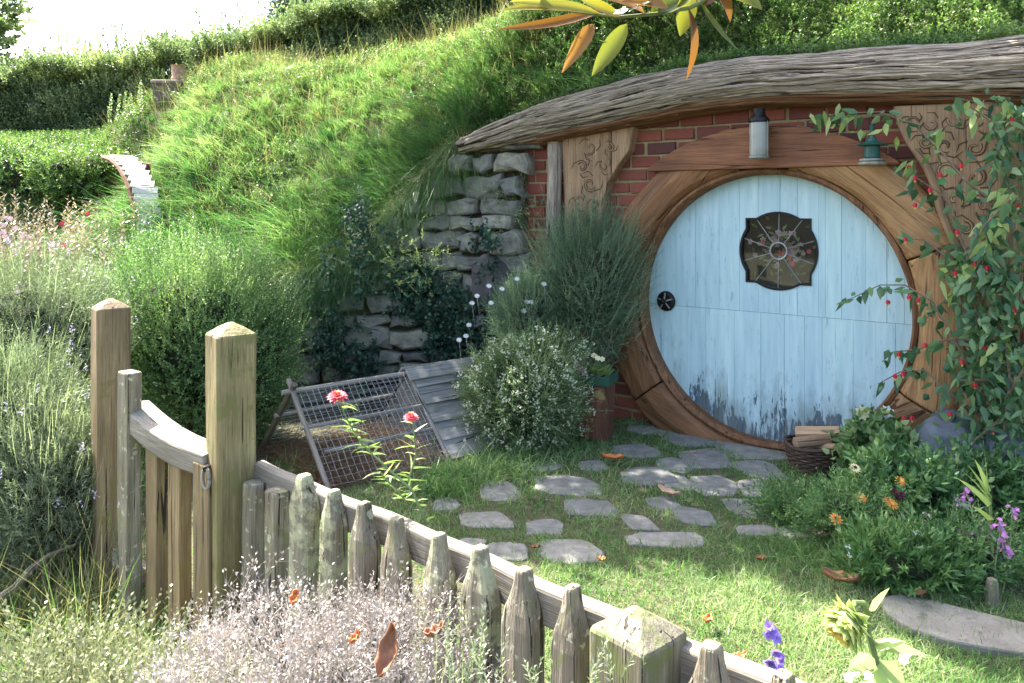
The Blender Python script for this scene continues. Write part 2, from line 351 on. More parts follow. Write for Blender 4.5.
def doormat_():
    m, nt, out = newmat('peeling_blue_paint'); g = attr(nt, 'gr').outputs['Vector']; rn = attr(nt, 'rnd').outputs['Fac']
    sep = nd(nt, 'ShaderNodeSeparateXYZ', {0: attr(nt, 'duz').outputs['Vector']}); z = sep.outputs[2]; duz = attr(nt, 'duz').outputs['Vector']
    n1 = noi(nt, mapping(nt, duz, (48, 48, 10)), 1, 6, .72); n2 = noi(nt, mapping(nt, duz, (6, 6, 3.2)), 1, 3, .6)
    thr = math_(nt, 'ADD', math_(nt, 'MULTIPLY', z, -.50), .745)      # wear climbs from the sill
    v = math_(nt, 'ADD', math_(nt, 'MULTIPLY', n1, .62), math_(nt, 'MULTIPLY', n2, .45))
    mask = ramp(nt, math_(nt, 'SUBTRACT', math_(nt, 'ADD', v, thr), 1.185, True), [(.0, (0, 0, 0)), (.03, (1, 1, 1))])
    base = ramp(nt, noi(nt, mapping(nt, duz, (30, 30, 2.5)), 1, 5, .6), [(.3, (.36, .51, .54)), (.6, (.46, .61, .635)), (.8, (.57, .69, .70))])
    yl = ramp(nt, noi(nt, mapping(nt, duz, (3, 3, 2)), 1, 3, .5), [(.5, (0, 0, 0)), (.8, (1, 1, 1))])
    base = mixc(nt, math_(nt, 'MULTIPLY', yl, .3), base, (.45, .62, .52))
    wd = ramp(nt, noi(nt, mapping(nt, duz, (60, 60, 5)), 1, 4, .6), [(.35, (.035, .065, .10)), (.62, (.09, .15, .20)), (.72, (.16, .07, .06))])
    crk = ramp(nt, noi(nt, mapping(nt, duz, (75, 75, 2.2)), 1, 3, .6, .6), [(.0, (1, 1, 1)), (.285, (1, 1, 1)), (.31, (0, 0, 0))])
    c = mixc(nt, math_(nt, 'MULTIPLY', crk, .6), base, (.10, .20, .26)); c = mixc(nt, mask, c, wd)
    dirt = ramp(nt, math_(nt, 'SUBTRACT', noi(nt, mapping(nt, duz, (9, 9, 3)), 1, 6, .7), math_(nt, 'MULTIPLY', z, .55)), [(.28, (0, 0, 0)), (.5, (1, 1, 1))])
    c = mixc(nt, math_(nt, 'MULTIPLY', dirt, .55), c, (.16, .17, .14))
    scuff = ramp(nt, noi(nt, mapping(nt, duz, (50, 50, 7)), 1, 5, .75), [(.60, (0, 0, 0)), (.66, (1, 1, 1))]); c = mixc(nt, math_(nt, 'MULTIPLY', scuff, .6), c, (.20, .29, .33))
    c = mixc(nt, 1.0, c, ramp(nt, rn, [(0, (.90, .92, .94)), (1, (1.04, 1.03, 1.0))]), 'MULTIPLY')
    h = math_(nt, 'SUBTRACT', math_(nt, 'MULTIPLY', n1, .3), math_(nt, 'ADD', mask, crk))
    princ(nt, out, c, .55, bump(nt, h, .6, .003)); return m
M['door'] = doormat_()
def glassmat():
    m, nt, out = newmat('window_glass')
    fr = nd(nt, 'ShaderNodeLayerWeight', {0: .35}).outputs['Fresnel']
    gl = nd(nt, 'ShaderNodeBsdfGlossy', {0: (1, 1, 1, 1), 'Roughness': .04}); tr = nd(nt, 'ShaderNodeBsdfTransparent', {0: (.92, .95, .93, 1)})
    mx = nd(nt, 'ShaderNodeMixShader', {0: fr, 1: tr.outputs[0], 2: gl.outputs[0]}); nt.links.new(mx.outputs[0], out.inputs[0]); return m
M['glass'] = glassmat()
M['dark'] = plain('dark_interior', (.018, .026, .025), .9)
# ------------------------------------------------------------------ ground and hill
rg = RG(1)
def plane_d(X, Y): return -((X-CX)*.6+(Y-CY)*.8)         # distance in front of the front wall
FD = nrm(np.array([1.25, -1.16])); FN = np.array([-FD[1], FD[0]])*-1   # fence direction; FN points out of the garden
F0 = np.array([-.83, 2.58])
def fence_side(X, Y): return (X-F0[0])*FN[0]+(Y-F0[1])*FN[1]
def gz(X, Y):
    o = np.clip(fence_side(X, Y)/.5, 0, 1); o2 = np.clip((-X-1.2)/1.0, 0, 1)*np.clip((5.0-Y)/1.5, 0, 1)
    return -.10*o-.12*o2+.014*sn(np.stack([X, Y], -1), 3, 2.2)
xs = np.r_[np.linspace(-60, -9, 18), np.linspace(-8.5, 7, 120), np.linspace(8, 60, 18)]; ys = np.r_[np.linspace(-8, .5, 10), np.linspace(.8, 9, 80), np.linspace(9.5, 90, 30)]
XX, YY = np.meshgrid(xs, ys); V = np.stack([XX, YY, gz(XX, YY)], -1)
b = MB(); nx = len(xs); b.add(V, [(j*nx+i, j*nx+i+1, (j+1)*nx+i+1, (j+1)*nx+i) for j in range(len(ys)-1) for i in range(nx-1)])
def grid_g(V): return V
tag(b.build('ground', M['soil'], smooth=True), kind='structure')

beam_top = [(466, 138), (500, 120), (531, 106), (579, 94), (637, 77), (690, 67), (742, 59), (818, 56), (879, 49), (965, 45), (1024, 36), (1100, 30), (1190, 36)]
beam_bot = [(462, 158), (505, 151), (545, 142), (590, 133), (631, 125), (682, 114), (756, 105), (845, 103), (948, 103), (1024, 103), (1100, 110), (1190, 124)]
BT = np.array([F(x, y, .22) for x, y in beam_top]); BB = np.array([F(x, y, .22) for x, y in beam_bot])
def ztop(u): return np.interp(u, BT[:, 0], BT[:, 1])
def zbot(u): return np.interp(u, BB[:, 0], BB[:, 1])

yb_pts = [(-14, 8.6, .2), (-9, 8.0, .35), (-5.6, 7.6, .45), (-4.4, 7.4, .6), (-3.6, 7.1, .95), (-3.0, 6.8, 1.0), (-2.6, 6.45, .85), (-1.95, 6.05, .70), (-1.55, 6.12, .86), (-1.1, 6.25, 1.12), (-.75, 6.3, 1.5), (-.42, 6.33, 1.86)]
for u in np.linspace(-2.25, 5.2, 16): q = fac(u, 0, -.2); yb_pts.append((q[0], q[1], float(ztop(u))-.06))
yb_pts = np.array(yb_pts)
def yb(X): return np.interp(X, yb_pts[:, 0], yb_pts[:, 1])
def zb(X): return np.interp(X, yb_pts[:, 0], yb_pts[:, 2])
ctl = [P(500, 28, 9), P(560, -14, 9), P(440, 45, 9), P(380, 62, 9), P(300, 76, 9), P(200, 90, 9), P(130, 122, 9.4), P(90, 152, 9.8), P(50, 146, 10), P(0, 152, 10),
       P(440, 100, 7.3), P(380, 150, 7.1), P(300, 185, 7.0), P(240, 165, 7.5), P(200, 150, 7.8), P(300, 120, 8.0), P(400, 90, 8.0), P(50, 192, 9), P(100, 195, 9), P(130, 215, 8.4), P(0, 200, 8.8), P(-120, 200, 9), P(-120, 150, 10.5),
       P(160, 165, 8.0), P(250, 240, 6.75), P(190, 230, 7.0), P(340, 240, 6.5), (0.2, 7.0, 2.95), (1.0, 6.2, 2.9), (1.0, 7.5, 3.6), (2.2, 5.6, 3.0), (2.2, 8.8, 4.4), (3.4, 5.0, 3.1), (3.5, 8, 4.2), (5.5, 6, 3.6), (5.5, 9, 4.3),
       (-5.5, 12, 2.0), (-3.5, 11.5, 2.3), (-1.5, 11.5, 2.7), (0, 11.5, 3.2), (2, 12, 3.8), (5, 12, 3.8), (-9, 12, 1.8), (-9, 9, .9), (-13, 12, 1.5), (-5, 15, 1.6), (0, 15, 2.4), (5, 15, 3), (-12, 16, 1.4)]
ctl = np.array([tuple(c) for c in ctl]+[(x, y, z) for x, y, z in yb_pts[1::2]])
def tps(A, B): r2 = ((A[:, None, :2]-B[None, :, :2])**2).sum(-1)+1e-6; return r2*np.log(r2)*.5
nc = len(ctl); K = tps(ctl, ctl)+np.eye(nc)*.03; PP = np.c_[np.ones(nc), ctl[:, :2]]
Wt = np.linalg.solve(np.block([[K, PP], [PP.T, np.zeros((3, 3))]]), np.r_[ctl[:, 2], 0, 0, 0])
def rbf(X, Y):
    q = np.stack([X, Y], -1).reshape(-1, 2); o = tps(q, ctl)@Wt[:nc]+np.c_[np.ones(len(q)), q]@Wt[nc:]; return o.reshape(np.shape(X))
def hz(X, Y):
    X = np.asarray(X, float); Y = np.asarray(Y, float); y0 = yb(X); z = rbf(X, Y); dz = zb(X)-rbf(X, y0)
    k = np.exp(-np.maximum(Y-y0, 0)/.5)
    return z+dz*k+.05*(1-k)*sn(np.stack([X, Y], -1), 5, 1.9)+.03*(1-k)*sn(np.stack([X, Y], -1), 6, 4.5)
def hn(X, Y): e = .04; return nrm(np.stack([(hz(X-e, Y)-hz(X+e, Y))/(2*e), (hz(X, Y-e)-hz(X, Y+e))/(2*e), np.ones_like(X)], -1))
hx = np.unique(np.r_[np.linspace(-14, 6, 190), yb_pts[:, 0]]); hx = hx[(hx >= -14) & (hx <= yb_pts[-1, 0])]; ht = np.linspace(0, 1, 80)**1.5
HX, HT = np.meshgrid(hx, ht); HY = yb(HX)+HT*(17-yb(HX)); HZ = hz(HX, HY)
rows = [np.stack([hx, yb(hx), np.full(len(hx), -.4)], -1)]+[np.stack([HX[j], HY[j], HZ[j]], -1) for j in range(len(ht))]
b = MB(); nx = len(hx); b.add(np.array(rows), [(j*nx+i, j*nx+i+1, (j+1)*nx+i+1, (j+1)*nx+i) for j in range(len(rows)-1) for i in range(nx-1)])
hill_m = plain('hill_soil', (.05, .055, .02), .95, (.09, .10, .035), 6)
tag(b.build('hill', hill_m, smooth=True), kind='structure')

def hill_pts(n, x0, x1, tmax, seed, pw=1.3):
    r = RG(seed); X = r.uniform(x0, x1, n); t = r.random(n)**pw*tmax; Y = yb(X)+t; return X, Y, hz(X, Y), r
def infront(X, Y, Z):   # keep what this side of the hill can show (generous)
    px = 512+FPX*X/Y; return (px > -140) & (px < 1180)
# long grass over the left and middle of the mound
ls = LS(11); dl = LS(12)
X, Y, Z, r = hill_pts(60000, -5.2, .9, 3.6, 21, 1.0)
nn = hn(X, Y); p = np.stack([X, Y, Z-.01], -1)
clump = sn(np.stack([X, Y], -1), 31, 4.2); far = np.clip((Y-7.5)/2, 0, 1)
keep = infront(X, Y, Z) & (r.random(len(X)) < np.clip(1.0-.9*np.clip((X+.35)*2.2, 0, 1), 0, 1)); p, nn, clump, far = p[keep], nn[keep], clump[keep], far[keep]; n = len(p)
ls.blades(p, nrm(nn*.4+np.array([0, 0, .6])+r.normal(size=(n, 3))*.4), (.06+.05*r.random(n))*(1-.3*far), .005, r.normal(size=(n, 3))*.2+np.array([0, -.1, -.3]), 2, np.clip(.30+.3*clump+r.normal(size=n)*.15, 0, 1))
X, Y, Z, r = hill_pts(6800, -5.2, 1.0, 3.6, 24, 1.0); q = np.stack([X, Y], -1); big = sn(q, 33, 1.6); keep = infront(X, Y, Z) & (r.random(len(X)) < np.clip(1.0-.9*np.clip((X+.35)*2.0, 0, 1), 0, 1)) & (r.random(len(X)) < .75+.35*big)
X, Y, Z, big = X[keep], Y[keep], Z[keep], big[keep]; T = len(X); tl = np.clip(r.lognormal(0, .38, T), .45, 2.0)*(1-.5*np.clip((Y-7.4)/2, 0, 1))*(1+.25*big); steep = np.exp(-((Y-yb(X))/.75)**2); tl = tl*(.72+.75*steep); tc_ = np.clip(r.normal(.58, .2, T)+.2*big-.38*steep, 0, 1); lean = r.normal(size=(T, 2))*.42; NB = 22  # tufts on the steep front get darker blades: shade put into colour
ii = np.repeat(np.arange(T), NB); n = len(ii); off = r.normal(size=(n, 2))*.028*tl[ii][:, None]; base_n = hn(X, Y)[ii]
edge = np.exp(-(Y[ii]-yb(X[ii]))/.2)
dirn = nrm(base_n*.35+np.c_[off*11/tl[ii][:, None]*.55+lean[ii]*.6, np.full(n, .75)]+r.normal(size=(n, 3))*.12+np.array([.0, -.12, 0]))
ls.blades(np.stack([X[ii]+off[:, 0], Y[ii]+off[:, 1], Z[ii]-.01], -1), dirn, .19*tl[ii]*r.uniform(.55, 1.25, n)*(1+.35*edge), .0062*(1+.3*np.clip((Y[ii]-7.5)/2, 0, 1)), np.c_[lean[ii]*.5, np.full(n, -.38)]+r.normal(size=(n, 3))*.16+base_n*np.array([.3, .3, 0])-edge[:, None]*np.array([0, .1, .4]), 4, np.clip(tc_[ii]+r.normal(size=n)*.13, 0, 1))
# overhang curtain along the wall top
X = r.uniform(-2.4, -.25, 11000); X2 = X; Y = yb(X)-r.uniform(-.05, .12, len(X)); Z = zb(X)+r.uniform(-.12, .08, len(X))
ls.blades(np.stack([X, Y, Z], -1), nrm(np.stack([r.normal(size=len(X))*.3, -.5+r.normal(size=len(X))*.3, .3+0*X], -1)), r.uniform(.18, .42, len(X)), .005, np.array([0, -.15, -1.0])+r.normal(size=(len(X), 3))*.22, 3, r.uniform(.1, .7, len(X)))
q_ = RG(99); X = q_.uniform(-4.6, .2, 420); Y = yb(X)+q_.uniform(0, 3.2, 420); dl.blades(np.stack([X, Y, hz(X, Y)], -1), nrm(q_.normal(size=(420, 3))*.22+np.array([.05, -.1, 1])), q_.uniform(.25, .55, 420), .0045, q_.normal(size=(420, 3))*.15, 4, q_.uniform(.3, 1, 420))
X = q_.uniform(-4.6, .3, 2600); Y = yb(X)+q_.uniform(0, 3.2, 2600); m_ = sn(np.stack([X, Y], -1), 71, 2.6) > .15; X, Y = X[m_], Y[m_]
wd_ = LS(98); wd_.sprigs(np.stack([X, Y, hz(X, Y)+.03], -1), nrm(q_.normal(size=(len(X), 3))*.45+np.array([0, -.2, .8])), q_.uniform(.1, .24, len(X)), 8, .032, .014, .9)
tag(wd_.build('bank_weeds', M['bush']), 'leafy weeds growing up through the long grass of the mound', 'weeds', kind='stuff')
tag(ls.build('long_grass', M['hillgrass']), 'long bright green grass flopping over the mound', 'grass', kind='stuff')
X = np.concatenate([r.uniform(-2.3, -.3, 3800), r.uniform(-5.0, .3, 9000)]); e = np.r_[np.zeros(3800), r.uniform(0, 3.3, 9000)]
Y = yb(X)+e-.08*(e == 0); Z = np.where(e == 0, zb(X)+r.uniform(-.12, .1, len(X)), hz(X, Y))
dl.blades(np.stack([X, Y, Z], -1), nrm(r.normal(size=(len(X), 3))*.35+np.array([0, -.25, .6])), r.uniform(.15, .36, len(X)), .0035, np.array([0, -.15, -.75])*np.where(e == 0, 1, .2)[:, None]+r.normal(size=(len(X), 3))*.25, 3)
tag(dl.build('dry_grass', M['drygrass']), 'dry straw coloured grass hanging where the mound meets the stone wall', 'grass', kind='stuff')
# leafy ground cover over the right of the mound and in patches
gc = LS(13)
X, Y, Z, r = hill_pts(40000, -1.6, 4.2, 2.6, 22, 1.15)
k = infront(X, Y, Z) & (r.random(len(X)) < np.clip((X+1.0)*1.3, 0, 1)) & (EYE+.30*Y > Z-.3); X, Y, Z = X[k], Y[k], Z[k]
q = np.stack([X, Y], -1); lump = sn(q, 41, 6.0); p = np.stack([X, Y, Z+.03*lump], -1); edge = np.exp(-(Y-yb(X))/.12)
d = nrm(hn(X, Y)*.7+np.array([0, 0, .5])+r.normal(size=(len(X), 3))*.45-edge[:, None]*np.array([.1, .3, .9]))
gc.sprigs(p, d, .07+.05*np.clip(lump, -.5, 1), 7, .026, .016, .9, np.clip(.4+.35*lump+r.normal(size=len(X))*.2, 0, 1))
X, Y, Z, r = hill_pts(12000, -7.5, -1.2, 3.4, 23, .8)
q = np.stack([X, Y], -1); m = sn(q, 42, 1.7); k = infront(X, Y, Z) & ((m > .35) | (X < -4.3)); X, Y, Z = X[k], Y[k], Z[k]; lump = sn(q[k], 43, 5.0)
gc.sprigs(np.stack([X, Y, Z+.02+.04*lump], -1), nrm(np.array([0, -.25, .8])+r.normal(size=(len(X), 3))*.5), .10, 7, .028, .015, .9, np.clip(.45+.35*lump+r.normal(size=len(X))*.2, 0, 1))
k2 = RG(77).random(len(X)) < .6
gc.sprigs(np.stack([X, Y, Z+.05], -1)[k2], nrm(np.array([0, -.1, .9])+r.normal(size=(k2.sum(), 3))*.4), .14, 8, .03, .012, .8)
uu = r.uniform(-2.2, 2.3, 5200); dd_ = r.uniform(-.34, .10, 5200); lump = sn(np.stack([uu, dd_], -1), 44, 5.0)
p = np.array([fac(u, ztop(u)+.05-max(d, 0)*.35-.03*(d > .0), d) for u, d in zip(uu, dd_)]); m_ = (dd_ < .0+.07*sn(np.stack([uu, uu*0], -1), 45, 6.0)); p, lump = p[m_], lump[m_]
gc.sprigs(p, nrm(np.array([-.4, -.6, .35])+r.normal(size=(len(p), 3))*.55), .085+.03*lump, 7, .026, .016, .9, np.clip(.5+.35*lump+r.normal(size=len(p))*.2, 0, 1))
n = 5200; uu = r.uniform(-2.3, 2.2, n); hang = np.clip(.55+.6*sn(uu[:, None]*np.ones(2), 46, 5), .1, 1); p = np.array([fac(u, ztop(u)+.03, .0) for u in uu])+r.normal(size=(n, 3))*.02
gc.blades(p, nrm(NV*.8+ZV*.3+r.normal(size=(n, 3))*.5), hang*r.uniform(.06, .17, n), .0045, np.array([0, 0, -.8])+r.normal(size=(n, 3))*.25, 3, r.uniform(.1, 1, n))
tag(gc.build('ground_cover', M['cover']), 'low leafy ground cover creeping down to the bark eave', 'ground cover', kind='stuff')
# ------------------------------------------------------------------ burrow house front
house = empty('burrow_house', fac(0, 0, 0), 'burrow house front with round pale blue door under a bark eave', 'house')
r = RG(50)
b = MB(50)                                              # bricks, each a real block on a mortar bed
bw, bh, gap = .215, .072, .013
rowi = 0; z = .0
while z < 2.36:
    u = -2.05+(.5*(bw+gap) if rowi % 2 else 0)+r.uniform(-.01, .01)
    while u < 2.6:
        cu = u+bw/2; cz = z+bh/2
        if math.hypot(cu, cz-CZ) > .93 and cz < ztop(cu)-.02:
            b.box(fac(cu, cz, .018+r.uniform(-.004, .005)), (bw+r.uniform(-.012, .006), .05, bh+r.uniform(-.008, .003)), (UV_, NV, ZV), jit=.003)
        u += bw+gap
    z += bh+gap; rowi += 1
b.build('brick_course', M['brick'], house, bevel=.005)
b = MB(51); A = np.linspace(0, 2*math.pi, 72, endpoint=False); ring = [(1.0*math.cos(t), CZ+1.0*math.sin(t)) for t in A]
outer = []
for t in A:                                             # mortar bed with a round hole
    c, s_ = math.cos(t), math.sin(t); k = min(3.0/max(abs(c), 1e-6) if c > 0 else 2.1/max(abs(c), 1e-6), 1.5/max(abs(s_), 1e-6) if s_ > 0 else .9/max(abs(s_), 1e-6)); outer.append((c*k, min(CZ+s_*k, float(ztop(c*k))-.06)))
V = [fac(u, z, .03) for u, z in ring]+[fac(u, z, .03) for u, z in outer]; n = 72
b.add(V, [(i, (i+1) % n, (i+1) % n+n, i+n) for i in range(n)]); b.build('mortar_bed', M['mortar'], house)

# round frame in segments; grain runs along each segment
def ring_seg(a0, a1, r0, r1, d0, d1, mat, name='frame_segment', wob=.012, seed=0, bev=.012):
    b = MB(seed); K = max(4, int((a1-a0)/.06)); rr = RG(seed); am = (a0+a1)/2; ex = np.array([-math.sin(am), math.cos(am)]); ey = np.array([math.cos(am), math.sin(am)])
    rings = []; gg = []; prof = [(r0, d0), (r0, d1-.03), (r0+.035, d1), (r0+(r1-r0)*.5, d1+.012), (r1-.03, d1-.005), (r1, d1-.04), (r1, d0)]
    o = rr.uniform(-5, 5, 3)
    for k in range(K+1):
        t = a0+(a1-a0)*k/K; row = []; gr = []
        for q, (rad, d) in enumerate(prof):
            w = wob*math.sin(t*5+seed)+wob*.6*math.sin(t*13+q+seed*2) if q >= 3 else wob*.15*math.sin(t*9+seed)
            R_ = rad+w; p2 = np.array([R_*math.cos(t), R_*math.sin(t)]); row.append(fac(p2[0], CZ+p2[1], d+.004*math.sin(t*11+q)))
            gr.append([p2@ex, p2@ey, d])
        rings.append(row); gg.append(gr)
    b.loft(rings, True, np.array(gg)); return b.build(name, mat, house, bevel=bev)
DG = math.pi/180
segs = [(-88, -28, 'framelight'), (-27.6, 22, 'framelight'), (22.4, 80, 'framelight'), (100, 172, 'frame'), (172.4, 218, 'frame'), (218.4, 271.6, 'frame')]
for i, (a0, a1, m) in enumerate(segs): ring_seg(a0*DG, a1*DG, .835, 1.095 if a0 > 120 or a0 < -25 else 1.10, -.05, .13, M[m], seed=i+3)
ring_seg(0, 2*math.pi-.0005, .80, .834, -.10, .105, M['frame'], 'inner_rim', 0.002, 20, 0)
# lintel: cut as one wide board, flat below and arched above
b = MB(60); zl = .845; outl = []
for t in np.linspace(48.5, 131.5, 36): outl.append((1.13*math.cos(t*DG), .845+(1.13*math.sin(t*DG)-.845)*.84))
hw = outl[0][0]; poly = outl+[(-.79, zl-.005)]+[(.836*math.cos(t*DG), .836*math.sin(t*DG)+0) for t in np.linspace(128, 52, 30)]+[(.79, zl-.005)]
inner = [q for q in poly[36:]]; 
inner = [(-.72, zl-.005)] if False else inner
pl = [(u, max(zz, zl-.012) if abs(u) > .30 else zz) for u, zz in poly]
# keep the lower edge at the joint line outside the opening
low = []
for u in np.linspace(-.745, .745, 40):
    zz = math.sqrt(max(.836**2-u*u, 0)); low.append((u, max(zl-.012, zz)))
pl = outl+low
b.plate(pl, lambda a, c, d: fac(a, CZ+c, d), -.03, .155, rnd=.35); b.build('lintel', M['lintel'], house, bevel=.008)
# brown pegs
for u, z in [(-.93, 1.15), (-1.0, .6), (.93, 1.2), (.99, .62), (-.62, 1.72), (.62, 1.72)]:
    b = MB(61); b.tube([fac(u, z, .10), fac(u, z, .150)], .012, 8); b.build('peg', M['groove'], house)

# door: vertical boards clipped to the circle, upper and lower rows meeting at a seam
door = empty('door', fac(0, CZ, 0)-wloc(house)); door.parent = house
b = MB(70); r = RG(70); us = [-.83]
while us[-1] < .83: us.append(us[-1]+r.uniform(.10, .19))
us[-1] = .83; seam = -.035; R0 = .822; duz = []
_w = F(778, 251, .01); WR, WS, WC = .236, .197, (_w[0], _w[1]-CZ)                    # window: circle with a square behind it
def door_board(u0, u1, z0f, z1f, d):
    K = 26; uu = np.linspace(u0, u1, K); top = [z1f(u) for u in uu]; bot = [z0f(u) for u in uu]
    if min(np.array(top)-np.array(bot)) < .004: top = [max(t, q+.004) for t, q in zip(top, bot)]
    poly = list(zip(uu, bot))+list(zip(uu[::-1], top[::-1])); b.plate(poly, lambda a, c, dd: fac(a, CZ+c, dd), d-.03, d, grain=True)
circ = lambda u: math.sqrt(max(R0*R0-u*u, 1e-5))
def wtop(u): q = u-WC[0]; h = max(math.sqrt(max(WR*WR-q*q, 0)), WS if abs(q) < WS else 0); return h
for i in range(len(us)-1):
    u0, u1 = us[i]+.0005, us[i+1]-.0005; d = .012+r.uniform(-.002, .002)
    door_board(u0, u1, lambda u: max(-circ(u), -2), lambda u: max(min(seam-.0015, circ(u)), -circ(u)), d)
us2 = [-.83, -.60, -.47, -.31, WC[0]-WR-.001, WC[0]-.12, WC[0]+.012, WC[0]+.115, WC[0]+WR+.001, .33, .42, .55, .66, .75, .83]
us2 = sorted(us2)
for i in range(len(us2)-1):
    u0, u1 = us2[i]+.0005, us2[i+1]-.0005; d = .012+r.uniform(-.002, .002)
    if u0 > WC[0]-WR-.01 and u1 < WC[0]+WR+.01:
        door_board(u0, u1, lambda u: WC[1]+wtop(u), circ, d); door_board(u0, u1, lambda u: seam, lambda u: WC[1]-wtop(u), d)
    else: door_board(u0, u1, lambda u: max(seam, -circ(u)) if circ(u) > abs(seam) else circ(u)-.003, circ, d)
ob = b.build('door_boards', M['door'], door, origin=None, bevel=.0008, seg=1)
def add_duz(o):
    me = o.data; n = len(me.vertices); co = np.empty(n*3, np.float32); me.vertices.foreach_get('co', co); co = co.reshape(-1, 3)+wloc(o)
    u = (co[:, 0]-CX)*.8-(co[:, 1]-CY)*.6; d = plane_d(co[:, 0], co[:, 1])
    a = me.attributes.new('duz', 'FLOAT_VECTOR', 'POINT'); a.data.foreach_set('vector', np.stack([u, d, co[:, 2]], -1).astype(np.float32).ravel())
add_duz(ob)
b = MB(71); b.plate([(.83*math.cos(t), .83*math.sin(t)) for t in A], lambda a, c, d: fac(a, CZ+c, d), -.13, -.11); b.build('dark_room_disc', M['dark'], door)  # near-black disc stands in for the unlit room behind the pane
win = empty('window', fac(WC[0], CZ+WC[1], 0)-wloc(door)); win.parent = door
b = MB(72)
wpoly = []
for t in np.linspace(0, 2*math.pi, 96, endpoint=False):
    c, s_ = math.cos(t), math.sin(t); k = WS/max(abs(c), abs(s_)); wpoly.append((max(WR, k)*c, max(WR, k)*s_))
wf = lambda a, c, d: fac(WC[0]+a, CZ+WC[1]+c, d)
V = [wf(a, c, .018) for a, c in wpoly]+[wf(a*.945, c*.945, .018) for a, c in wpoly]+[wf(a*.945, c*.945, -.015) for a, c in wpoly]+[wf(a, c, -.015) for a, c in wpoly]; n = 96
b.add(V, [(i+n*k, (i+1) % n+n*k, (i+1) % n+n*((k+1) % 4), i+n*((k+1) % 4)) for i in range(n) for k in range(4)])
b.build('window_frame', M['iron'], win)
b = MB(73); b.plate([(a*.95, c*.95) for a, c in wpoly], wf, -.008, -.004); b.build('pane', M['glass'], win)
b = MB(74)
for k in range(10):
    t = k*math.pi/5+.3; c, s_ = math.cos(t), math.sin(t); kk = max(WR, WS/max(abs(c), abs(s_)))*.95
    b.tube([wf(.05*c, .05*s_, 0), wf(kk*c, kk*s_, 0)], .0026, 5)
b.tube([wf(.05*math.cos(t), .05*math.sin(t), 0) for t in np.linspace(0, 6.283, 25)], .006, 6); b.build('glazing_bar', M['wire'], win)
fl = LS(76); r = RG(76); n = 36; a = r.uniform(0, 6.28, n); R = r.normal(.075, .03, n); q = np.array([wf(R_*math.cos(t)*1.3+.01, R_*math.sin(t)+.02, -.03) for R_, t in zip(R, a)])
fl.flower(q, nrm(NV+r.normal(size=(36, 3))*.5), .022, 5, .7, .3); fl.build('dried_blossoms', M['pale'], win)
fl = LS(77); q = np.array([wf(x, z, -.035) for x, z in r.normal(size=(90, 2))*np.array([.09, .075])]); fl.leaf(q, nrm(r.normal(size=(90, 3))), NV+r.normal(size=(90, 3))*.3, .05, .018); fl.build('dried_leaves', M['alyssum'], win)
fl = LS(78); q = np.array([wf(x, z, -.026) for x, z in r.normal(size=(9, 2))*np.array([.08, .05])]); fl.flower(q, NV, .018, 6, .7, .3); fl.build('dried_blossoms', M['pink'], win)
# iron knob with a pierced star plate
ku, kz = F(666, 301, .02)
b = MB(75); cc = fac(ku, kz, 0); rngs = []
for rad, d in ((.060, .012), (.066, .020), (.060, .030), (.045, .034), (.040, .030)): rngs.append([fac(ku+rad*math.cos(t), kz+rad*math.sin(t), d) for t in np.linspace(0, 2*math.pi, 28, endpoint=False)])
b.loft(rngs)
for k in range(5):
    t = k*1.2566+1.57; st5 = MB(76+k); st5.tube([fac(ku+.010*math.cos(t), kz+.010*math.sin(t), .045), fac(ku+.055*math.cos(t), kz+.055*math.sin(t), .036)], .005, 6); st5.build('star_arm', M['tin'], door)
b.loft([[fac(ku+rad*math.cos(t), kz+rad*math.sin(t), d) for t in np.linspace(0, 2*math.pi, 16, endpoint=False)] for rad, d in ((.010, .03), (.012, .05), (.02, .062), (.016, .074), (.004, .078))])
b.build('door_knob', M['iron'], door, smooth=False)

# bark eave: a long ridged mass following the top of the wall, with an oiled log below it
def sweep(name, mat, top, bot, dmax, dback, nu, ns, amp, seed, u0=-2.44, u1=2.1):
    b = MB(seed); us = np.linspace(u0, u1, nu); r = RG(seed); rows = []; gr = []
    off = r.uniform(-9, 9)
    for i, u in enumerate(us):
        zt, zb_ = top(u), bot(u); taper = min(1, (u-u0)/.25+.25); row = []; g = []
        for k in range(ns):
            a = k/(ns-1)*math.pi; s_ = k/(ns-1)
            z = (zt+zb_)/2+math.cos(a)*(zt-zb_)/2; d = dback+(dmax-dback)*math.sin(a)**.7*taper
            f1 = noise.noise((u*1.3+off, s_*9.0, 1.7)); f2 = noise.noise((u*1.6+off, s_*19.0, 7.1)); f3 = noise.noise((u*5+off, s_*60, 3.3))
            rid = (1-abs(f2)*2.6)*.7+f1*1.1-abs(f3)*1.1+.25
            h = amp*rid; row.append(fac(u, z+h*math.cos(a)*.8, d+h*math.sin(a))); g.append((u, z*1.0+d*.8, f1*.05))
        row.append(fac(u, zb_+.02, dback-.05)); g.append((u, 0, 0)); row.append(fac(u, zt-.02, dback-.05)); g.append((u, 0, .3))
        rows.append(row); gr.append(g)
    b.loft(rows, True, np.array(gr), rnd=.6); return b.build(name, mat, house)
mid = lambda u: zbot(u)+.36*(ztop(u)-zbot(u))
sweep('bark_eave', M['barkdark'], ztop, lambda u: zbot(u)+.05, .26, -.05, 460, 120, .030, 80)
sweep('eave_log', M['log'], lambda u: zbot(u)+.085, lambda u: zbot(u), .215, -.02, 300, 26, .010, 81, u0=-1.75)
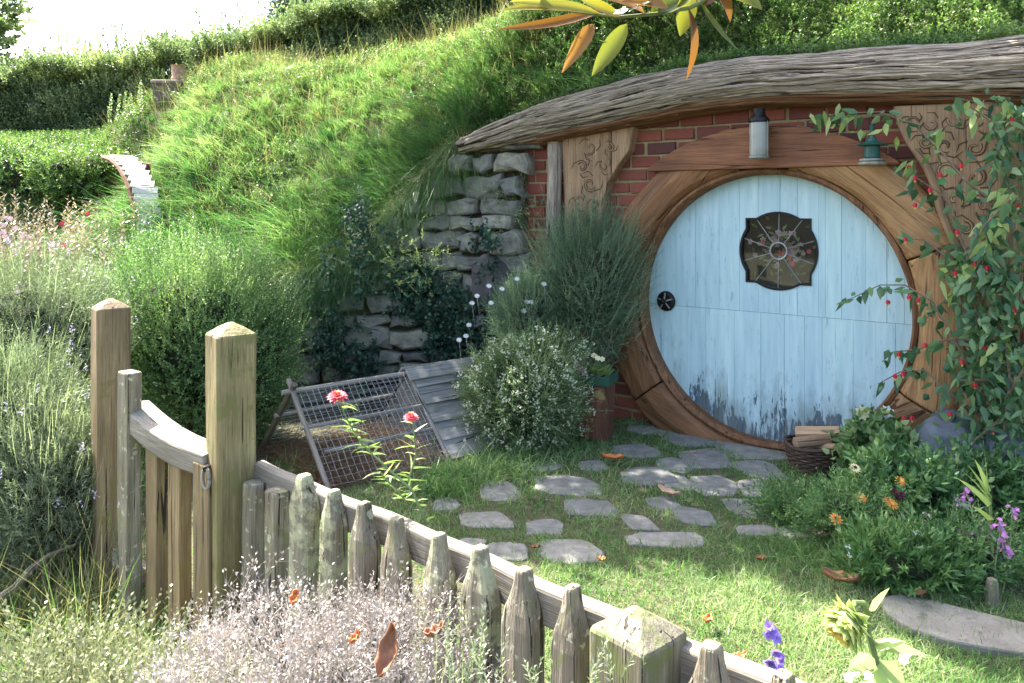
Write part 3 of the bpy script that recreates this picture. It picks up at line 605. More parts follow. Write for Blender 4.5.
# loose bark strips lying on the eave
b = MB(82); r = RG(82)
for k in range(780):
    u0 = r.uniform(-2.35, 1.9); L = r.uniform(.2, .9); s_ = r.uniform(.03, .97); a = s_*math.pi; pts = []; dj = r.uniform(.014, .034)
    for u in np.linspace(u0, u0+L, 9):
        zt, zq = ztop(u), zbot(u)+.05; z = (zt+zq)/2+math.cos(a)*(zt-zq)/2; d = -.05+(.31)*math.sin(a)**.7*min(1, (u+2.44)/.25+.25)
        pts.append(fac(u, z+dj*.9*math.cos(a)+.006*math.sin(u*9+k), d+dj))
    b.tube(pts, [.003]+[r.uniform(.004, .0105)]*7+[.003], 5, rough=.3)
b.build('bark_strip', M['bark'], house)

# carved bracket boards
def swirl(b, cu, cz, rad, t0, t1, d, wdt=.0045, sq=1.0, n=26):
    pts = [fac(cu+rad*(1-.75*k/n)*math.cos(t0+(t1-t0)*k/n), cz+sq*rad*(1-.75*k/n)*math.sin(t0+(t1-t0)*k/n), d) for k in range(n+1)]; b.tube(pts, wdt, 5)
def bracket(px, d0, d1, seed, parent):
    pl = [F(x, y, d1) for x, y in px]; e = empty('carved_bracket', np.array(fac(pl[0][0], pl[0][1], d0))-wloc(parent)); e.parent = parent
    b = MB(seed); b.plate(pl, fac, d0, d1, grain=True); b.build('board', M['carved'], e, bevel=.008); return e
e1 = bracket([(562, 140), (634, 122), (629, 150), (618, 165), (608, 182), (603, 200), (601, 225), (599, 262), (566, 270)], .03, .12, 90, house)
e2 = bracket([(893, 106), (1003, 101), (1006, 150), (1004, 240), (1004, 330), (968, 335), (962, 262), (946, 232), (936, 208), (932, 185), (920, 165), (905, 142), (897, 125)], .05, .15, 91, house)
def carve(parent, d, cells, seed, wd):
    r = RG(seed); b = MB(seed); c2 = MB(seed+1)
    for (x, y, rd) in cells:
        u, z = F(x, y, d); t0 = r.uniform(0, 6.28); sg = r.choice([-1, 1])
        swirl(b, u, z, rd, t0, t0+sg*5.6, d, wd); swirl(b, u, z, rd*.72, t0+.5, t0+sg*5.0+.5, d, wd*.8); swirl(c2, u, z, rd*.86, t0+.2, t0+sg*5.4, d, wd*1.3)
        for k in range(3):
            a = t0+k*2.1; p0 = fac(u+rd*math.cos(a), z+rd*math.sin(a), d); p1 = fac(u+rd*1.5*math.cos(a+.55), z+rd*1.5*math.sin(a+.55), d); p2 = fac(u+rd*1.75*math.cos(a+1.1), z+rd*1.6*math.sin(a+1.1), d); b.tube([p0, p1, p2], [wd, wd, wd*.4], 5)
    b.build('carving', M['groove'], parent); c2.build('carved_pattern', M['carved'], parent, smooth=True)
carve(e1, .1215, [(590, 148, .055), (582, 167, .05), (604, 166, .04), (590, 184, .06), (578, 202, .045), (596, 205, .04), (583, 222, .04), (610, 148, .035)], 92, .003)
carve(e2, .1515, [(912, 122, .035), (932, 124, .04), (955, 120, .04), (980, 122, .045), (925, 142, .04), (945, 146, .05), (975, 148, .05), (945, 172, .06), (975, 178, .055), (955, 200, .045), (985, 206, .05), (965, 228, .045), (990, 236, .04), (975, 262, .05)], 93, .0036)
b = MB(94)                                              # curved raised edge of the right bracket
b.tube([Fw(x, y, .16) for x, y in [(914, 150), (926, 166), (936, 188), (940, 208), (950, 234), (966, 262)]], [.012, .02, .022, .02, .02, .018], 8); b.build('edge_moulding', M['carved'], e2, smooth=True)
# timber posts at both ends
def loft_post(x, y0, y1, wdt, dep, d, seed, mat, name, parent, n=18):
    b = MB(seed); r = RG(seed); u, _ = F(x, (y0+y1)/2, d); _, z1 = F(x, y0, d); _, z0 = F(x, y1, d); rings = []
    ph = r.uniform(0, 6.28, 5)
    for z in np.linspace(max(z0, -.03), z1, 16):
        ring_ = []
        for k in range(n):
            a = 2*math.pi*k/n; rr = 1+.10*math.sin(3*a+ph[0])+.07*math.sin(7*a+ph[1]+z*2)+.04*math.sin(11*a+z*5+ph[2])
            ring_.append(fac(u+wdt/2*math.cos(a)*rr+.012*math.sin(z*3+ph[3]), z, d+dep/2*math.sin(a)*rr))
        rings.append(ring_)
    b.loft(rings); return b.build(name, mat, parent)
loft_post(553, 142, 520, .11, .09, .10, 95, M['bark'], 'timber_post', house)
loft_post(990, 118, 520, .30, .16, .06, 96, M['post'], 'timber_post', house)
# soffit boards tucked under the eave
b = MB(97)
for k in range(22):
    u = -1.7+k*.17; b.box(fac(u+.08, zbot(u+.08)+.028, .08), (.165, .2, .02), (UV_, NV, ZV), jit=.002)
b.build('soffit', M['log'], house)

# ------------------------------------------------------------------ dry stone wall under the long grass
sw = empty('stone_wall', (-.8, 6.0, 0), 'dry stone retaining wall holding up the grassy mound', 'stone wall')
path = np.array([(-2.5, 6.35), (-2.0, 5.92), (-1.5, 5.98), (-.95, 6.08), (-.45, 6.13), (.12, 5.84)])
seg = np.r_[0, np.cumsum(np.linalg.norm(np.diff(path, axis=0), axis=1))]
def wp(s): return np.array([np.interp(s, seg, path[:, 0]), np.interp(s, seg, path[:, 1])])
b = MB(100); r = RG(100); z = -.05
while z < 1.95:
    h = r.uniform(.07, .19); s = r.uniform(-.1, .05)
    while s < seg[-1]:
        wdt = r.uniform(.10, .36); hh = h; h0_ = h
        c = wp(min(s+wdt/2, seg[-1])); tt = nrm(wp(min(s+wdt/2+.05, seg[-1]))-wp(max(s+wdt/2-.05, 0))); ax = np.array([tt[0], tt[1], 0]); ay = np.array([tt[1], -tt[0], 0])
        lim = zb(c[0])-.02
        if z+h*.5 < lim:
            pt = np.array([c[0], c[1], z+h/2])+ay*r.uniform(-.01, .05)
            nx_, nz_ = 4, 3; jr = min(wdt, h)*.16
            tl = r.uniform(-.10, .10); h = h0_*r.uniform(.80, 1.0); pt[2] += (h-h0_)/2; A_ = np.array([ax*math.cos(tl)+ZV*math.sin(tl), ay, ZV*math.cos(tl)-ax*math.sin(tl)]); rings = []
            for yy, sc in ((-.10, 1.0), (.02, 1.0), (.05, .93), (.068, .72)):
                ring_ = [(-1, -1), (-.35, -1.06), (.35, -1.03), (1, -.95), (1.05, 0), (1, 1), (.35, 1.05), (-.35, 1.02), (-1, .96), (-1.04, 0)]
                rings.append([pt+A_.T@np.array([x_*sc*wdt/2*.955+q[0], yy+q[1]*.6, z_*sc*h/2*.93+q[2]]) for (x_, z_), q in zip(ring_, RG(int(s*1000+z*7000) % 99991).uniform(-jr*.9, jr*.9, (10, 3)))])
            b.loft(rings, True, np.array([[pt-p_ for p_ in rr] for rr in rings]))
        s += wdt; h = h0_
    z += h
b.build('stonework', M['wall'], sw, bevel=.008)
b = MB(101); V = []
for s in np.linspace(0, seg[-1], 24): c = wp(s); V += [(c[0], c[1]+.03, -.1), (c[0], c[1]+.03, float(zb(c[0]))-.03)]
b.add(V, [(2*i, 2*i+2, 2*i+3, 2*i+1) for i in range(23)]); b.build('earth_backing', M['soil'], sw)
def boulder(name, c, rad, seed, mat, label=None, cat=None, parent=None, sq=1.0):
    import bmesh
    bm = bmesh.new(); bmesh.ops.create_icosphere(bm, subdivisions=4, radius=1); V = np.array([v.co[:] for v in bm.verts]); Fc = [tuple(v.index for v in f.verts) for f in bm.faces]; bm.free()
    k = 1+.20*sn(V, seed, 1.5)+.06*sn(V, seed+2, 9)
    for q_ in nrm(RG(seed).normal(size=(16, 3))): k = np.minimum(k, RG(int(abs(q_[0])*1e5)).uniform(.72, .95)/np.maximum(V@q_, .05))
    k = k*(1+.03*sn(V, seed+1, 14)); W_ = V*k[:, None]*np.array(rad)+np.array(c)
    b = MB(seed); b.add(W_, Fc, W_); o = b.build(name, mat, parent, origin=None if parent else (c[0], c[1], c[2]-rad[2]), smooth=True)
    return tag(o, label, cat)
boulder('rock', P(492, 285, 5.9), (.20, .12, .20), 5, stone('purplish_rock', (.07, .06, .07), (.13, .11, .12), (.20, .18, .18), (.10, .12, .09), .7), 'big purplish rock bulging from the stone wall beside the rosemary', 'rock')
boulder('rock', P(952, 452, 4.0), (.16, .18, .22), 9, M['rock'], 'bluish rock wedged against the foot of the round frame', 'rock')
boulder('rock', P(1000, 470, 3.9), (.18, .2, .2), 15, M['rock'], 'dark rock under the flowering climber', 'rock')
# ------------------------------------------------------------------ lamps under the eave
def lathe(b, c, prof, n=20, rnd=None):
    a = np.linspace(0, 2*math.pi, n, endpoint=False)
    return b.loft([[np.array(c)+np.array([rr*math.cos(t), rr*math.sin(t), z]) for t in a] for rr, z in prof], rnd=rnd)
c = Fw(759, 158, .235); e = empty('tube_lamp', c, 'slim frosted tube lamp hanging over the top of the round door', 'lamp')
b = MB(1); lathe(b, c, [(.030, .012), (.052, .014), (.054, .05), (.054, .20), (.050, .215)]); b.build('glass_tube', M['ltglass'], e, smooth=False, bevel=.003)
b = MB(2); lathe(b, c, [(.040, -.004), (.058, .0), (.058, .012), (.04, .014)]); b.build('base_ring', M['tin'], e)
b = MB(3); lathe(b, c, [(.056, .205), (.058, .212), (.056, .228), (.040, .244), (.034, .26), (.034, .285)]); b.build('cap', M['iron'], e)
for k in range(2):
    b = MB(4); a = 2.2+k*math.pi; b.tube([c+np.array([.057*math.cos(a), .057*math.sin(a), z]) for z in (.005, .21)], .004, 5); b.build('side_strip', M['tin'], e)
c = Fw(872, 164, .26); e = empty('green_lantern', c, 'small green ship lantern hanging from the eave by the young vine shoots', 'lantern')
b = MB(5); lathe(b, c, [(.066, -.006), (.070, .0), (.070, .008), (.055, .012), (.062, .018), (.062, .026), (.045, .03)]); b.build('base', M['tin'], e)
b = MB(6); lathe(b, c, [(.036, .03), (.040, .035), (.040, .095), (.034, .10)]); b.build('body', M['greenmetal'], e)
b = MB(7); lathe(b, c, [(.075, .098), (.078, .104), (.03, .122), (.022, .135), (.012, .15), (.010, .21), (.004, .212)]); b.build('cap', M['greenmetal'], e)
b = MB(8); b.tube([c+np.array([.02*math.cos(t), 0, .225+.02*math.sin(t)]) for t in np.linspace(0, 6.28, 14)], .0025, 5); b.tube([c+np.array([0, 0, .24]), c+np.array([0, 0, .30])], .003, 5); b.build('hook', M['iron'], e)

# ------------------------------------------------------------------ gate, gate posts, picket fence
def chunky(b, base, h, w, d, ang, top='pyramid', seed=0, n_h=10, hw_top=None, ch=.16, peak=.03, lean=(0, 0)):
    r = RG(seed); ca, sa = math.cos(ang), math.sin(ang); ring0 = []
    c_ = ch
    sq = [(-1+c_, -1), (0, -1.0), (1-c_, -1), (1, -1+c_), (1, 0), (1, 1-c_), (1-c_, 1), (0, 1), (-1+c_, 1), (-1, 1-c_), (-1, 0), (-1, -1+c_)]
    ph = r.uniform(0, 6.28, (12,)); rings = []; gg = []
    def ringat(z, s): 
        row = []; g = []
        for k, (x, y) in enumerate(sq):
            wx = 1+.025*math.sin(z*7+ph[k]); X_ = x*w/2*s*wx; Y_ = y*d/2*s*wx; row.append([base[0]+X_*ca-Y_*sa+lean[0]*z, base[1]+X_*sa+Y_*ca+lean[1]*z, base[2]+z]); g.append([z, X_+.3*k*.02, Y_])
        rings.append(row); gg.append(g)
    for z in np.linspace(0, h-.006, n_h): ringat(z, 1)
    ringat(h, .955)
    if top == 'pyramid': ringat(h+peak*.55, .55); ringat(h+peak, .12)
    b.loft(rings, True, np.array(gg)); return b
GA = math.atan2(-.70, .74)
for (px, py, Y, zg, lab, sd, wd, mt) in [(111, 307, 3.28, -.30, 'tall square gate post farther from the camera, with the gate stile against it', 3, .128, 'post'), (231, 333, 2.6, -.14, 'tall square gate post where the picket fence begins, greener and broader', 4, .128, 'postmoss')]:
    q = P(px, py, Y); b = MB(sd); chunky(b, (q[0], q[1], zg), q[2]-zg, wd, wd, GA-.13, seed=sd, peak=.035)
    tag(b.build('gate_post', M[mt], origin=(q[0], q[1], zg), smooth=False, bevel=.004), lab, 'gate post', 'gate posts')
# gate between them
g0 = np.array([-1.575, 3.16]); g1 = np.array([-.975, 2.665]); gd = nrm(g1-g0); gnm = np.array([gd[1], -gd[0]])
gate = empty('garden_gate', (g0[0], g0[1], -.2), 'low weathered garden gate with a dipping curved top rail', 'gate')
def gp(s, off, z): q = g0+gd*s+gnm*off; return np.array([q[0], q[1], z])
gl = float(np.linalg.norm(g1-g0)); ga = math.atan2(gd[1], gd[0])
def gs_(px, off=.06):
    k = (px-512)/FPX; o = g0+gnm*off; return (k*o[1]-o[0])/(gd[0]-k*gd[1])
b = MB(10); q = gp(gs_(131), .065, 0); chunky(b, (q[0], q[1], -.20), 1.04, .082, .055, ga, top='flat', seed=7, ch=.12); b.build('stile', M['picket'], gate, bevel=.003)
b = MB(11); q = gp(gs_(208), .065, 0); chunky(b, (q[0], q[1], -.12), .735, .100, .045, ga, top='flat', seed=8, ch=.12); b.build('stile', M['post'], gate, bevel=.003)
for k, (s, w, h0) in enumerate([(gs_(154), .078, -.16), (gs_(177), .082, -.15)]):
    zt = .70-.10*math.sin(min(1, (s/gl)*1.05)*math.pi*.72); b = MB(12+k); q = gp(s, .05, 0)
    chunky(b, (q[0], q[1], h0), zt-h0, w, .045, ga, top='flat', seed=20+k, ch=.1); b.build('picket', M['post'], gate, bevel=.003)
b = MB(16); rings = []; gg = []
for s in np.linspace(gs_(128), gl+.05, 18):
    t = (s-.06)/(gl-.04); zt = .775-.135*math.sin(min(1, t*1.15)*math.pi/2)**1.0-.0*t+.015*max(0, t-.6); th = .075
    row = [gp(s, .085, zt), gp(s, .085, zt-th), gp(s, -.02, zt-th), gp(s, -.02, zt+.004), gp(s, .03, zt+.010)]; rings.append(row); gg.append([(s, q[2]-.0, i*.04) for i, q in enumerate(row)])
b.loft(rings, True, np.array(gg)); b.build('curved_top_rail', M['rail'], gate, bevel=.006)
b = MB(17); s0 = gp(.02, -.01, .06); s1 = gp(gl-.02, -.01, .06); b.box((s0+s1)/2, (gl, .035, .07), (nrm(s1-s0), np.array([gnm[0], gnm[1], 0]), ZV)); b.build('lower_rail', M['picket'], gate, bevel=.004)
lc = gp(gs_(208, .1), .105, .59); latch = empty('latch', lc-wloc(gate)); latch.parent = gate
b = MB(18); b.tube([lc+np.array([.0, -.004, 0])+.026*np.array([math.cos(t)*.75*gd[0], math.cos(t)*.75*gd[1], math.sin(t)*1.25]) for t in np.linspace(0, 6.28, 20)], .0055, 6); b.build('ring', M['rail'], latch, smooth=True)
b = MB(19); b.tube([lc+np.array([0, .02, .03]), lc+np.array([0, -.012, .032])], .008, 8); b.build('bolt', M['iron'], latch)

fence = empty('picket_fence', (F0[0], F0[1], -.05), 'lichened picket fence running from the gate post towards the camera', 'fence')
def fp(s, off, z): q = F0+FD*s+FN*off; return np.array([q[0], q[1], z])
fa = math.atan2(FD[1], FD[0])
def fs(px):      # distance along the fence at a picture column
    k = (px-512)/FPX; return (k*F0[1]-F0[0])/(FD[0]-k*FD[1])
b = MB(30); rings = []; gg = []; r = RG(30)
for s in np.linspace(-.02, 2.35, 40):
    w = .007*math.sin(s*6)+.004*math.sin(s*17); row = [fp(s, .0+w, .615), fp(s, -.042+w, .617), fp(s, -.045+w, .545), fp(s, .0+w, .535)]; rings.append(row); gg.append([(s, i*.05, q[2]) for i, q in enumerate(row)])
b.loft(rings, True, np.array(gg)); b.build('top_rail', M['rail'], fence, bevel=.007)
b = MB(31); rings = [[fp(s, .0, .17), fp(s, -.05, .17), fp(s, -.05, .10), fp(s, .0, .10)] for s in np.linspace(0, 2.35, 8)]; b.loft(rings); b.build('bottom_rail', M['picket'], fence, bevel=.005)
def picket(px, ytop, w, kind, mat, seed, dep=.056):
    w = w*1.12; s = fs(px); q = F0+FD*s+FN*.028; Yp = q[1]; zt = EYE-(ytop-HORIZ)/FPX*Yp; r = RG(seed); b = MB(seed); z0 = -.08
    prof = {'flat': [(0, 1), (.9, 1), (.985, .98), (1, .90)],
            'point': [(0, 1), (.60, 1), (.78, 1.0), (.84, .86), (.92, .55), (.975, .42), (1, .30)],
            'bottle': [(0, 1), (.55, 1), (.70, 1.0), (.78, .86), (.85, .60), (.92, .42), (.985, .34), (1, .27)]}[kind]
    zz = np.r_[np.linspace(0, .6, 7), [p_[0] for p_ in prof if p_[0] > .6]]; rings = []; gg = []; ph = r.uniform(0, 6.28, 14); H = zt-z0
    if kind != 'flat':   # the shaped head keeps a real length whatever the picket's height
        zz = np.array([z*H for z in zz if z <= .6]+[H-(1-p_[0])*.42 for p_ in prof if p_[0] > .6]); sc = np.array([1.0]*7+[p_[1] for p_ in prof if p_[0] > .6])
    else: zz = zz*H; sc = np.array([np.interp(z/H, [p_[0] for p_ in prof], [p_[1] for p_ in prof]) for z in zz])
    sq = [(-.8, -1), (0, -1.12), (.8, -1), (1, -.6), (1.02, .1), (1, .75), (.75, 1), (0, 1), (-.75, 1), (-1, .75), (-1.02, .1), (-1, -.6)]
    for z, k in zip(zz, sc):
        row = []; g = []
        for i, (x, y) in enumerate(sq):
            wv = 1+.05*math.sin(z*11+ph[i]); X_ = x*w/2*k*wv+.004*math.sin(z*5+ph[12]); Y_ = -y*dep/2*(k**.5)*wv; c2 = q+FD*X_+FN*Y_; row.append([c2[0], c2[1], z0+z]); g.append([z, X_, Y_])
        rings.append(row); gg.append(g)
    b.loft(rings, True, np.array(gg)); b.build('picket', M[mat], fence, smooth=False, bevel=.003)
for i, a in enumerate([(262, 482, .062, 'flat', 'picket'), (286, 490, .062, 'flat', 'picket'), (312, 474, .085, 'point', 'lichen'), (343, 490, .062, 'point', 'lichen'), (373, 502, .075, 'bottle', 'picket'), (404, 517, .075, 'bottle', 'picket'),
                       (447, 533, .070, 'bottle', 'lichen'), (488, 546, .086, 'bottle', 'lichen'), (532, 568, .084, 'bottle', 'picket'), (581, 586, .070, 'bottle', 'picket'), (720, 644, .092, 'bottle', 'picket'), (793, 674, .08, 'bottle', 'picket')]):
    picket(*a, seed=40+i)
s = fs(649); q = fp(s, .035, 0); b = MB(60); zt = EYE-(640-HORIZ)/FPX*q[1]
chunky(b, (q[0], q[1], -.1), zt+.1+.022, .14, .135, fa-.10, seed=61, peak=.034, ch=.1); b.build('end_post', wood('mossy_grey_wood', (.12, .11, .07), (.33, .30, .22), lichen=(.13, .15, .05), lamt=.6, gs=1.7, ckt=.37), fence, bevel=.004)
b = MB(61); c = np.array([q[0]-.012, q[1]-.0, zt+.052]); lathe(b, c-np.array([0, 0, .012]), [(.007, 0), (.007, .014), (.003, .016)], 8); b.build('plug', M['logs'], fence)

# ------------------------------------------------------------------ chicken coop: shingled end and wire run
A0 = np.array([-.92, 4.04]); ed = nrm(np.array([.6, .5])); bd = np.array([-ed[1], ed[0]]); RL, HZt, DEP = .74, .43, .44
coop = empty('chicken_coop', (A0[0], A0[1], 0), 'ridged chicken coop with a shingled grey end and wire mesh run', 'chicken coop')
def cp(s, t, z=None):   # s along, t across (0 front foot, 1 ridge, 2 back foot)
    zz = HZt*(t if t <= 1 else 2-t) if z is None else z; q = A0+ed*s+bd*DEP*t; return np.array([q[0], q[1], zz])
def bar(name, pts, rad, mat='pole', n=7, parent=None): b = MB(int(abs(pts[0][0])*1e4) % 9999); b.tube(pts, rad, n, rough=.06); return b.build(name, M[mat], parent or coop, smooth=False)
bar('frame_pole', [cp(0, 0, .0), cp(0, 1.12, .485)], .015); bar('frame_pole', [cp(0, 2, 0), cp(0, .93, .475)], .017, 'trunk')
bar('ridge_pole', [cp(-.06, 1), cp(RL, 1)], .014); bar('side_rail', [cp(-.03, .62), cp(RL, .62)], .011); bar('side_rail', [cp(.05, .36), cp(RL, .36)], .011)
bar('side_rail', [cp(-.03, 1.38), cp(RL, 1.38)], .011); bar('frame_pole', [cp(RL, 0, 0), cp(RL, 1, .435)], .016)
def wires(t0, t1, name):
    b = MB(5); r = RG(6)
    for s in np.arange(.0, RL, .037): b.tube([cp(s+r.uniform(-.003, .003), t) + np.array([0, -.004, .010+r.uniform(-.004, .004)]) for t in np.linspace(t0, t1, 8)], .0013, 4)
    for t in np.linspace(t0, t1, 15): b.tube([cp(s, t)+np.array([0, -.004, .010+r.uniform(-.004, .004)]) for s in np.linspace(-.01, RL, 12)], .0013, 4)
    b.build(name, M['wire'], coop)
wires(.03, 1, 'wire_mesh'); wires(1, 1.97, 'wire_mesh')
SB = .50                                                 # length of the shingled box
b = MB(70); r = RG(70)
for side in (0, 1):
    for k in range(5):
        t0, t1 = k/5, (k+1.25)/5; s = 0
        while s < SB-.01:
            w = min(r.uniform(.2, .4), SB-s); off = .012+.006*r.random(); n_ = np.array([-bd[0]*HZt, -bd[1]*HZt, DEP]); n_ = n_/np.linalg.norm(n_)
            if side: n_ = np.array([bd[0]*HZt, bd[1]*HZt, DEP]); n_ = n_/np.linalg.norm(n_)
            tt = (lambda t: t) if not side else (lambda t: 2-t)
            p = [cp(RL+s+.002, tt(t0)), cp(RL+s+w-.003, tt(t0)), cp(RL+s+w-.003, tt(min(t1, 1))), cp(RL+s+.002, tt(min(t1, 1)))]
            o1 = [off+.016+r.uniform(-.003, .004), off+.016+r.uniform(-.003, .004), off, off]
            V = [pp+n_*(o-.009) for pp, o in zip(p, o1)]+[pp+n_*o for pp, o in zip(p, o1)]
            b.add(V, [(0, 1, 2, 3), (7, 6, 5, 4), (0, 4, 5, 1), (1, 5, 6, 2), (2, 6, 7, 3), (3, 7, 4, 0)], [(v@np.array([ed[0], ed[1], 0]), v[2], 0) for v in V]); s += w
b.build('shingles', M['coop'], coop)
b = MB(71)
for s in (RL+.005, RL+SB-.02): b.add([cp(s, 0), cp(s, 2), cp(s, 1)]+[cp(s+.015, 0), cp(s+.015, 2), cp(s+.015, 1)], [(0, 1, 2), (5, 4, 3), (0, 3, 4, 1), (1, 4, 5, 2), (2, 5, 3, 0)])
b.build('gable_board', M['coop'], coop)
for sg in (-1, 1):
    b = MB(72); n_ = nrm(np.array([sg*bd[0]*HZt, sg*bd[1]*HZt, DEP])); dn = nrm(np.array([sg*bd[0]*DEP, sg*bd[1]*DEP, -HZt])); c = (cp(RL-.03, 1)+cp(RL+SB+.02, 1))/2+n_*.036+dn*.035
    b.box(c, (SB+.05, .085, .014), (np.array([ed[0], ed[1], 0]), dn, n_)); b.build('ridge_board', M['coop'], coop, bevel=.002)
st = LS(9); r = RG(9); n = 9000; s = r.uniform(-.04, RL, n); t = r.uniform(.05, 1.9, n); z = r.random(n)**1.4*.10*(1-.5*abs(t-1))
pp = A0+ed*s[:, None]+bd*(DEP*t)[:, None]; st.blades(np.c_[pp, z], nrm(r.normal(size=(n, 3))*np.array([1, 1, .35])), r.uniform(.04, .11, n), .0022, r.normal(size=(n, 3))*.35, 2)
tag(st.build('straw', M['straw']), 'brown straw bedding heaped inside the wire run', 'straw', kind='stuff')

# ------------------------------------------------------------------ planter box
q = G(597, 440); e = empty('planter', q, 'square reddish wooden planter with a green painted rim', 'planter'); c37 = -math.atan2(.6, .8)
ax = (np.array([.92, -.39, 0]), np.array([.39, .92, 0]), ZV)
def taperbox(b, c, w0, w1, h, ax, dz=0):
    V = [np.array(c)+ax[0]*x*w/2+ax[1]*y*w/2+ZV*z for z, w in ((dz, w0), (dz+h, w1)) for x, y in ((-1, -1), (1, -1), (1, 1), (-1, 1))]
    b.add(V, [(3, 2, 1, 0), (4, 5, 6, 7), (0, 1, 5, 4), (1, 2, 6, 5), (2, 3, 7, 6), (3, 0, 4, 7)], [(v[2], v[0], v[1]) for v in V])
b = MB(80); taperbox(b, q, .165, .185, .34, ax, .02); b.build('box', wood('red_brown_planter_wood', (.085, .035, .022), (.20, .085, .05), lichen=(.28, .22, .08), lamt=.15), e, bevel=.004)
for sx, sy, wx, wy in ((0, -1, 1, 0), (0, 1, 1, 0), (-1, 0, 0, 1), (1, 0, 0, 1)):
    b = MB(81); b.box(q+ax[0]*sx*.098+ax[1]*sy*.098+ZV*.385, (.215 if wx else .018, .178 if wy else .018, .055), ax); b.build('rim', M['greenwood'], e, bevel=.003)
b = MB(82); b.box(q+ZV*.36, (.17, .17, .03), ax); b.build('compost', M['soil'], e)
for sx, sy in ((-1, -1), (1, -1), (1, 1), (-1, 1)):
    b = MB(83); b.box(q+ax[0]*sx*.065+ax[1]*sy*.065+ZV*.012, (.03, .03, .03), ax); b.build('foot', M['picket'], e)

# ------------------------------------------------------------------ basket of firewood
q = G(816, 475); q = q+np.array([.02, .06, 0]); e = empty('wicker_basket', q, 'round dark wicker basket holding split logs by the door', 'basket'); r = RG(84)
b = MB(84)
for k in range(11):
    z = .012+k*.0125; R = .115+.035*math.sin(min(1, k/8)*1.57)
    b.tube([q+np.array([(R+.005*math.sin(t*13+k*math.pi))*math.cos(t), (R+.005*math.sin(t*13+k*math.pi))*math.sin(t), z+.002*math.sin(t*5+k)]) for t in np.linspace(0, 2*math.pi, 79)], .0062, 5)
b.build('weave', M['wicker'], e)
b = MB(85); b.tube([q+np.array([.156*math.cos(t), .156*math.sin(t), .152+.006*math.sin(3*t)]) for t in np.linspace(0, 2*math.pi, 50)], .010, 7, rough=.15); b.build('rim', M['wicker'], e)
b = MB(86); lathe(b, q, [(.11, .004), (.12, .008), (.11, .012)]); b.build('bottom', M['wicker'], e)
def log(c, d, L, rad, seed, lab):
    d = nrm(d); b = MB(seed); r = RG(seed); y = nrm(np.cross(d, ZV)); x = np.cross(y, d); n = 9; prof = 1+.22*r.uniform(-1, 1, n); rings = []; c = np.array(c)
    for t in np.linspace(-.5, .5, 5): rings.append([c+d*L*t+rad*prof[k]*(1+.04*r.uniform(-1, 1))*(math.cos(2*math.pi*k/n)*y+math.sin(2*math.pi*k/n)*x*.8) for k in range(n)])
    b.loft(rings); tag(b.build('log', M['logs'], origin=c-ZV*rad, bevel=.003), lab, 'log', 'split logs in the basket')
log(q+np.array([-.03, -.03, .175]), (1, .15, .06), .20, .034, 3, 'split log resting against the front rim of the basket')
log(q+np.array([.03, .05, .20]), (.9, -.35, .10), .23, .036, 4, 'thick pale log lying topmost on the basket')
log(q+np.array([-.01, .03, .135]), (.7, .5, .0), .2, .04, 5, 'log half buried in the bottom of the basket')
log(q+np.array([.06, -.05, .15]), (.8, -.6, .1), .16, .026, 6, 'thin split log nearest the leafy dahlia in the basket')

# ------------------------------------------------------------------ stepping stones, edging slab
stones = [(569, 487, 55, 19, 'widest oval stepping stone amid the shaded grass'), (591, 509, 45, 16, 'oval stepping stone just before the wide oval one'), (501, 491, 36, 18, 'round stepping stone with grass tufts behind it nearest the coop'), (487, 521, 48, 15, 'long flat stepping stone nearest the fence in the shade'),
 (545, 528, 36, 16, 'small bright square stepping stone at the edge of the shade'), (545, 469, 30, 8, 'thin stepping stone sliver below the white flowered bush'), (593, 467, 28, 10, 'small stepping stone in front of the planter'), (649, 478, 48, 16, 'broad stepping stone beside the orange fallen leaf'), (676, 483, 28, 14, 'tilted stepping stone under the curled pale leaf'),
 (663, 505, 28, 12, 'small stepping stone below the curled pale leaf'), (639, 524, 28, 15, 'dull half grown over stepping stone in the middle of the grass'), (664, 541, 72, 14, 'long low stepping stone along the line where sun meets shade'), (446, 505, 24, 12, 'little stepping stone beside the coop foot'), (571, 552, 54, 22, 'sunlit cracked stepping stone'),
 (506, 553, 42, 15, 'sunlit stepping stone behind the fence pickets'), (470, 547, 26, 13, 'sunlit stepping stone farthest along the fence'), (652, 429, 42, 12, 'stepping stone tucked under the round frame by the planter'), (690, 441, 44, 12, 'stepping stone at the left foot of the door'), (636, 452, 40, 12, 'stepping stone between planter and door'), (692, 517, 34, 18, 'pointed stepping stone in the centre of the path'),
 (706, 460, 44, 19, 'large stepping stone one step from the door'), (674, 466, 28, 13, 'narrow stepping stone beside the large one near the door'), (760, 450, 72, 20, 'biggest doorstep flagstone against the blue door'), (758, 470, 40, 17, 'square stepping stone below the doorstep flagstone'), (713, 486, 42, 18, 'bright stepping stone in the middle of the path'),
 (752, 489, 26, 17, 'dull stepping stone beside the bright middle one'), (747, 509, 32, 19, 'rounded stepping stone at the right of the path'), (757, 531, 36, 9, 'thin stepping stone at the edge of the sunlit lawn'), (797, 533, 36, 10, 'stepping stone beside the flower bed and a dead leaf'), (602, 434, 22, 8, 'tiny stepping stone at the planter foot')]
stone_xy = []
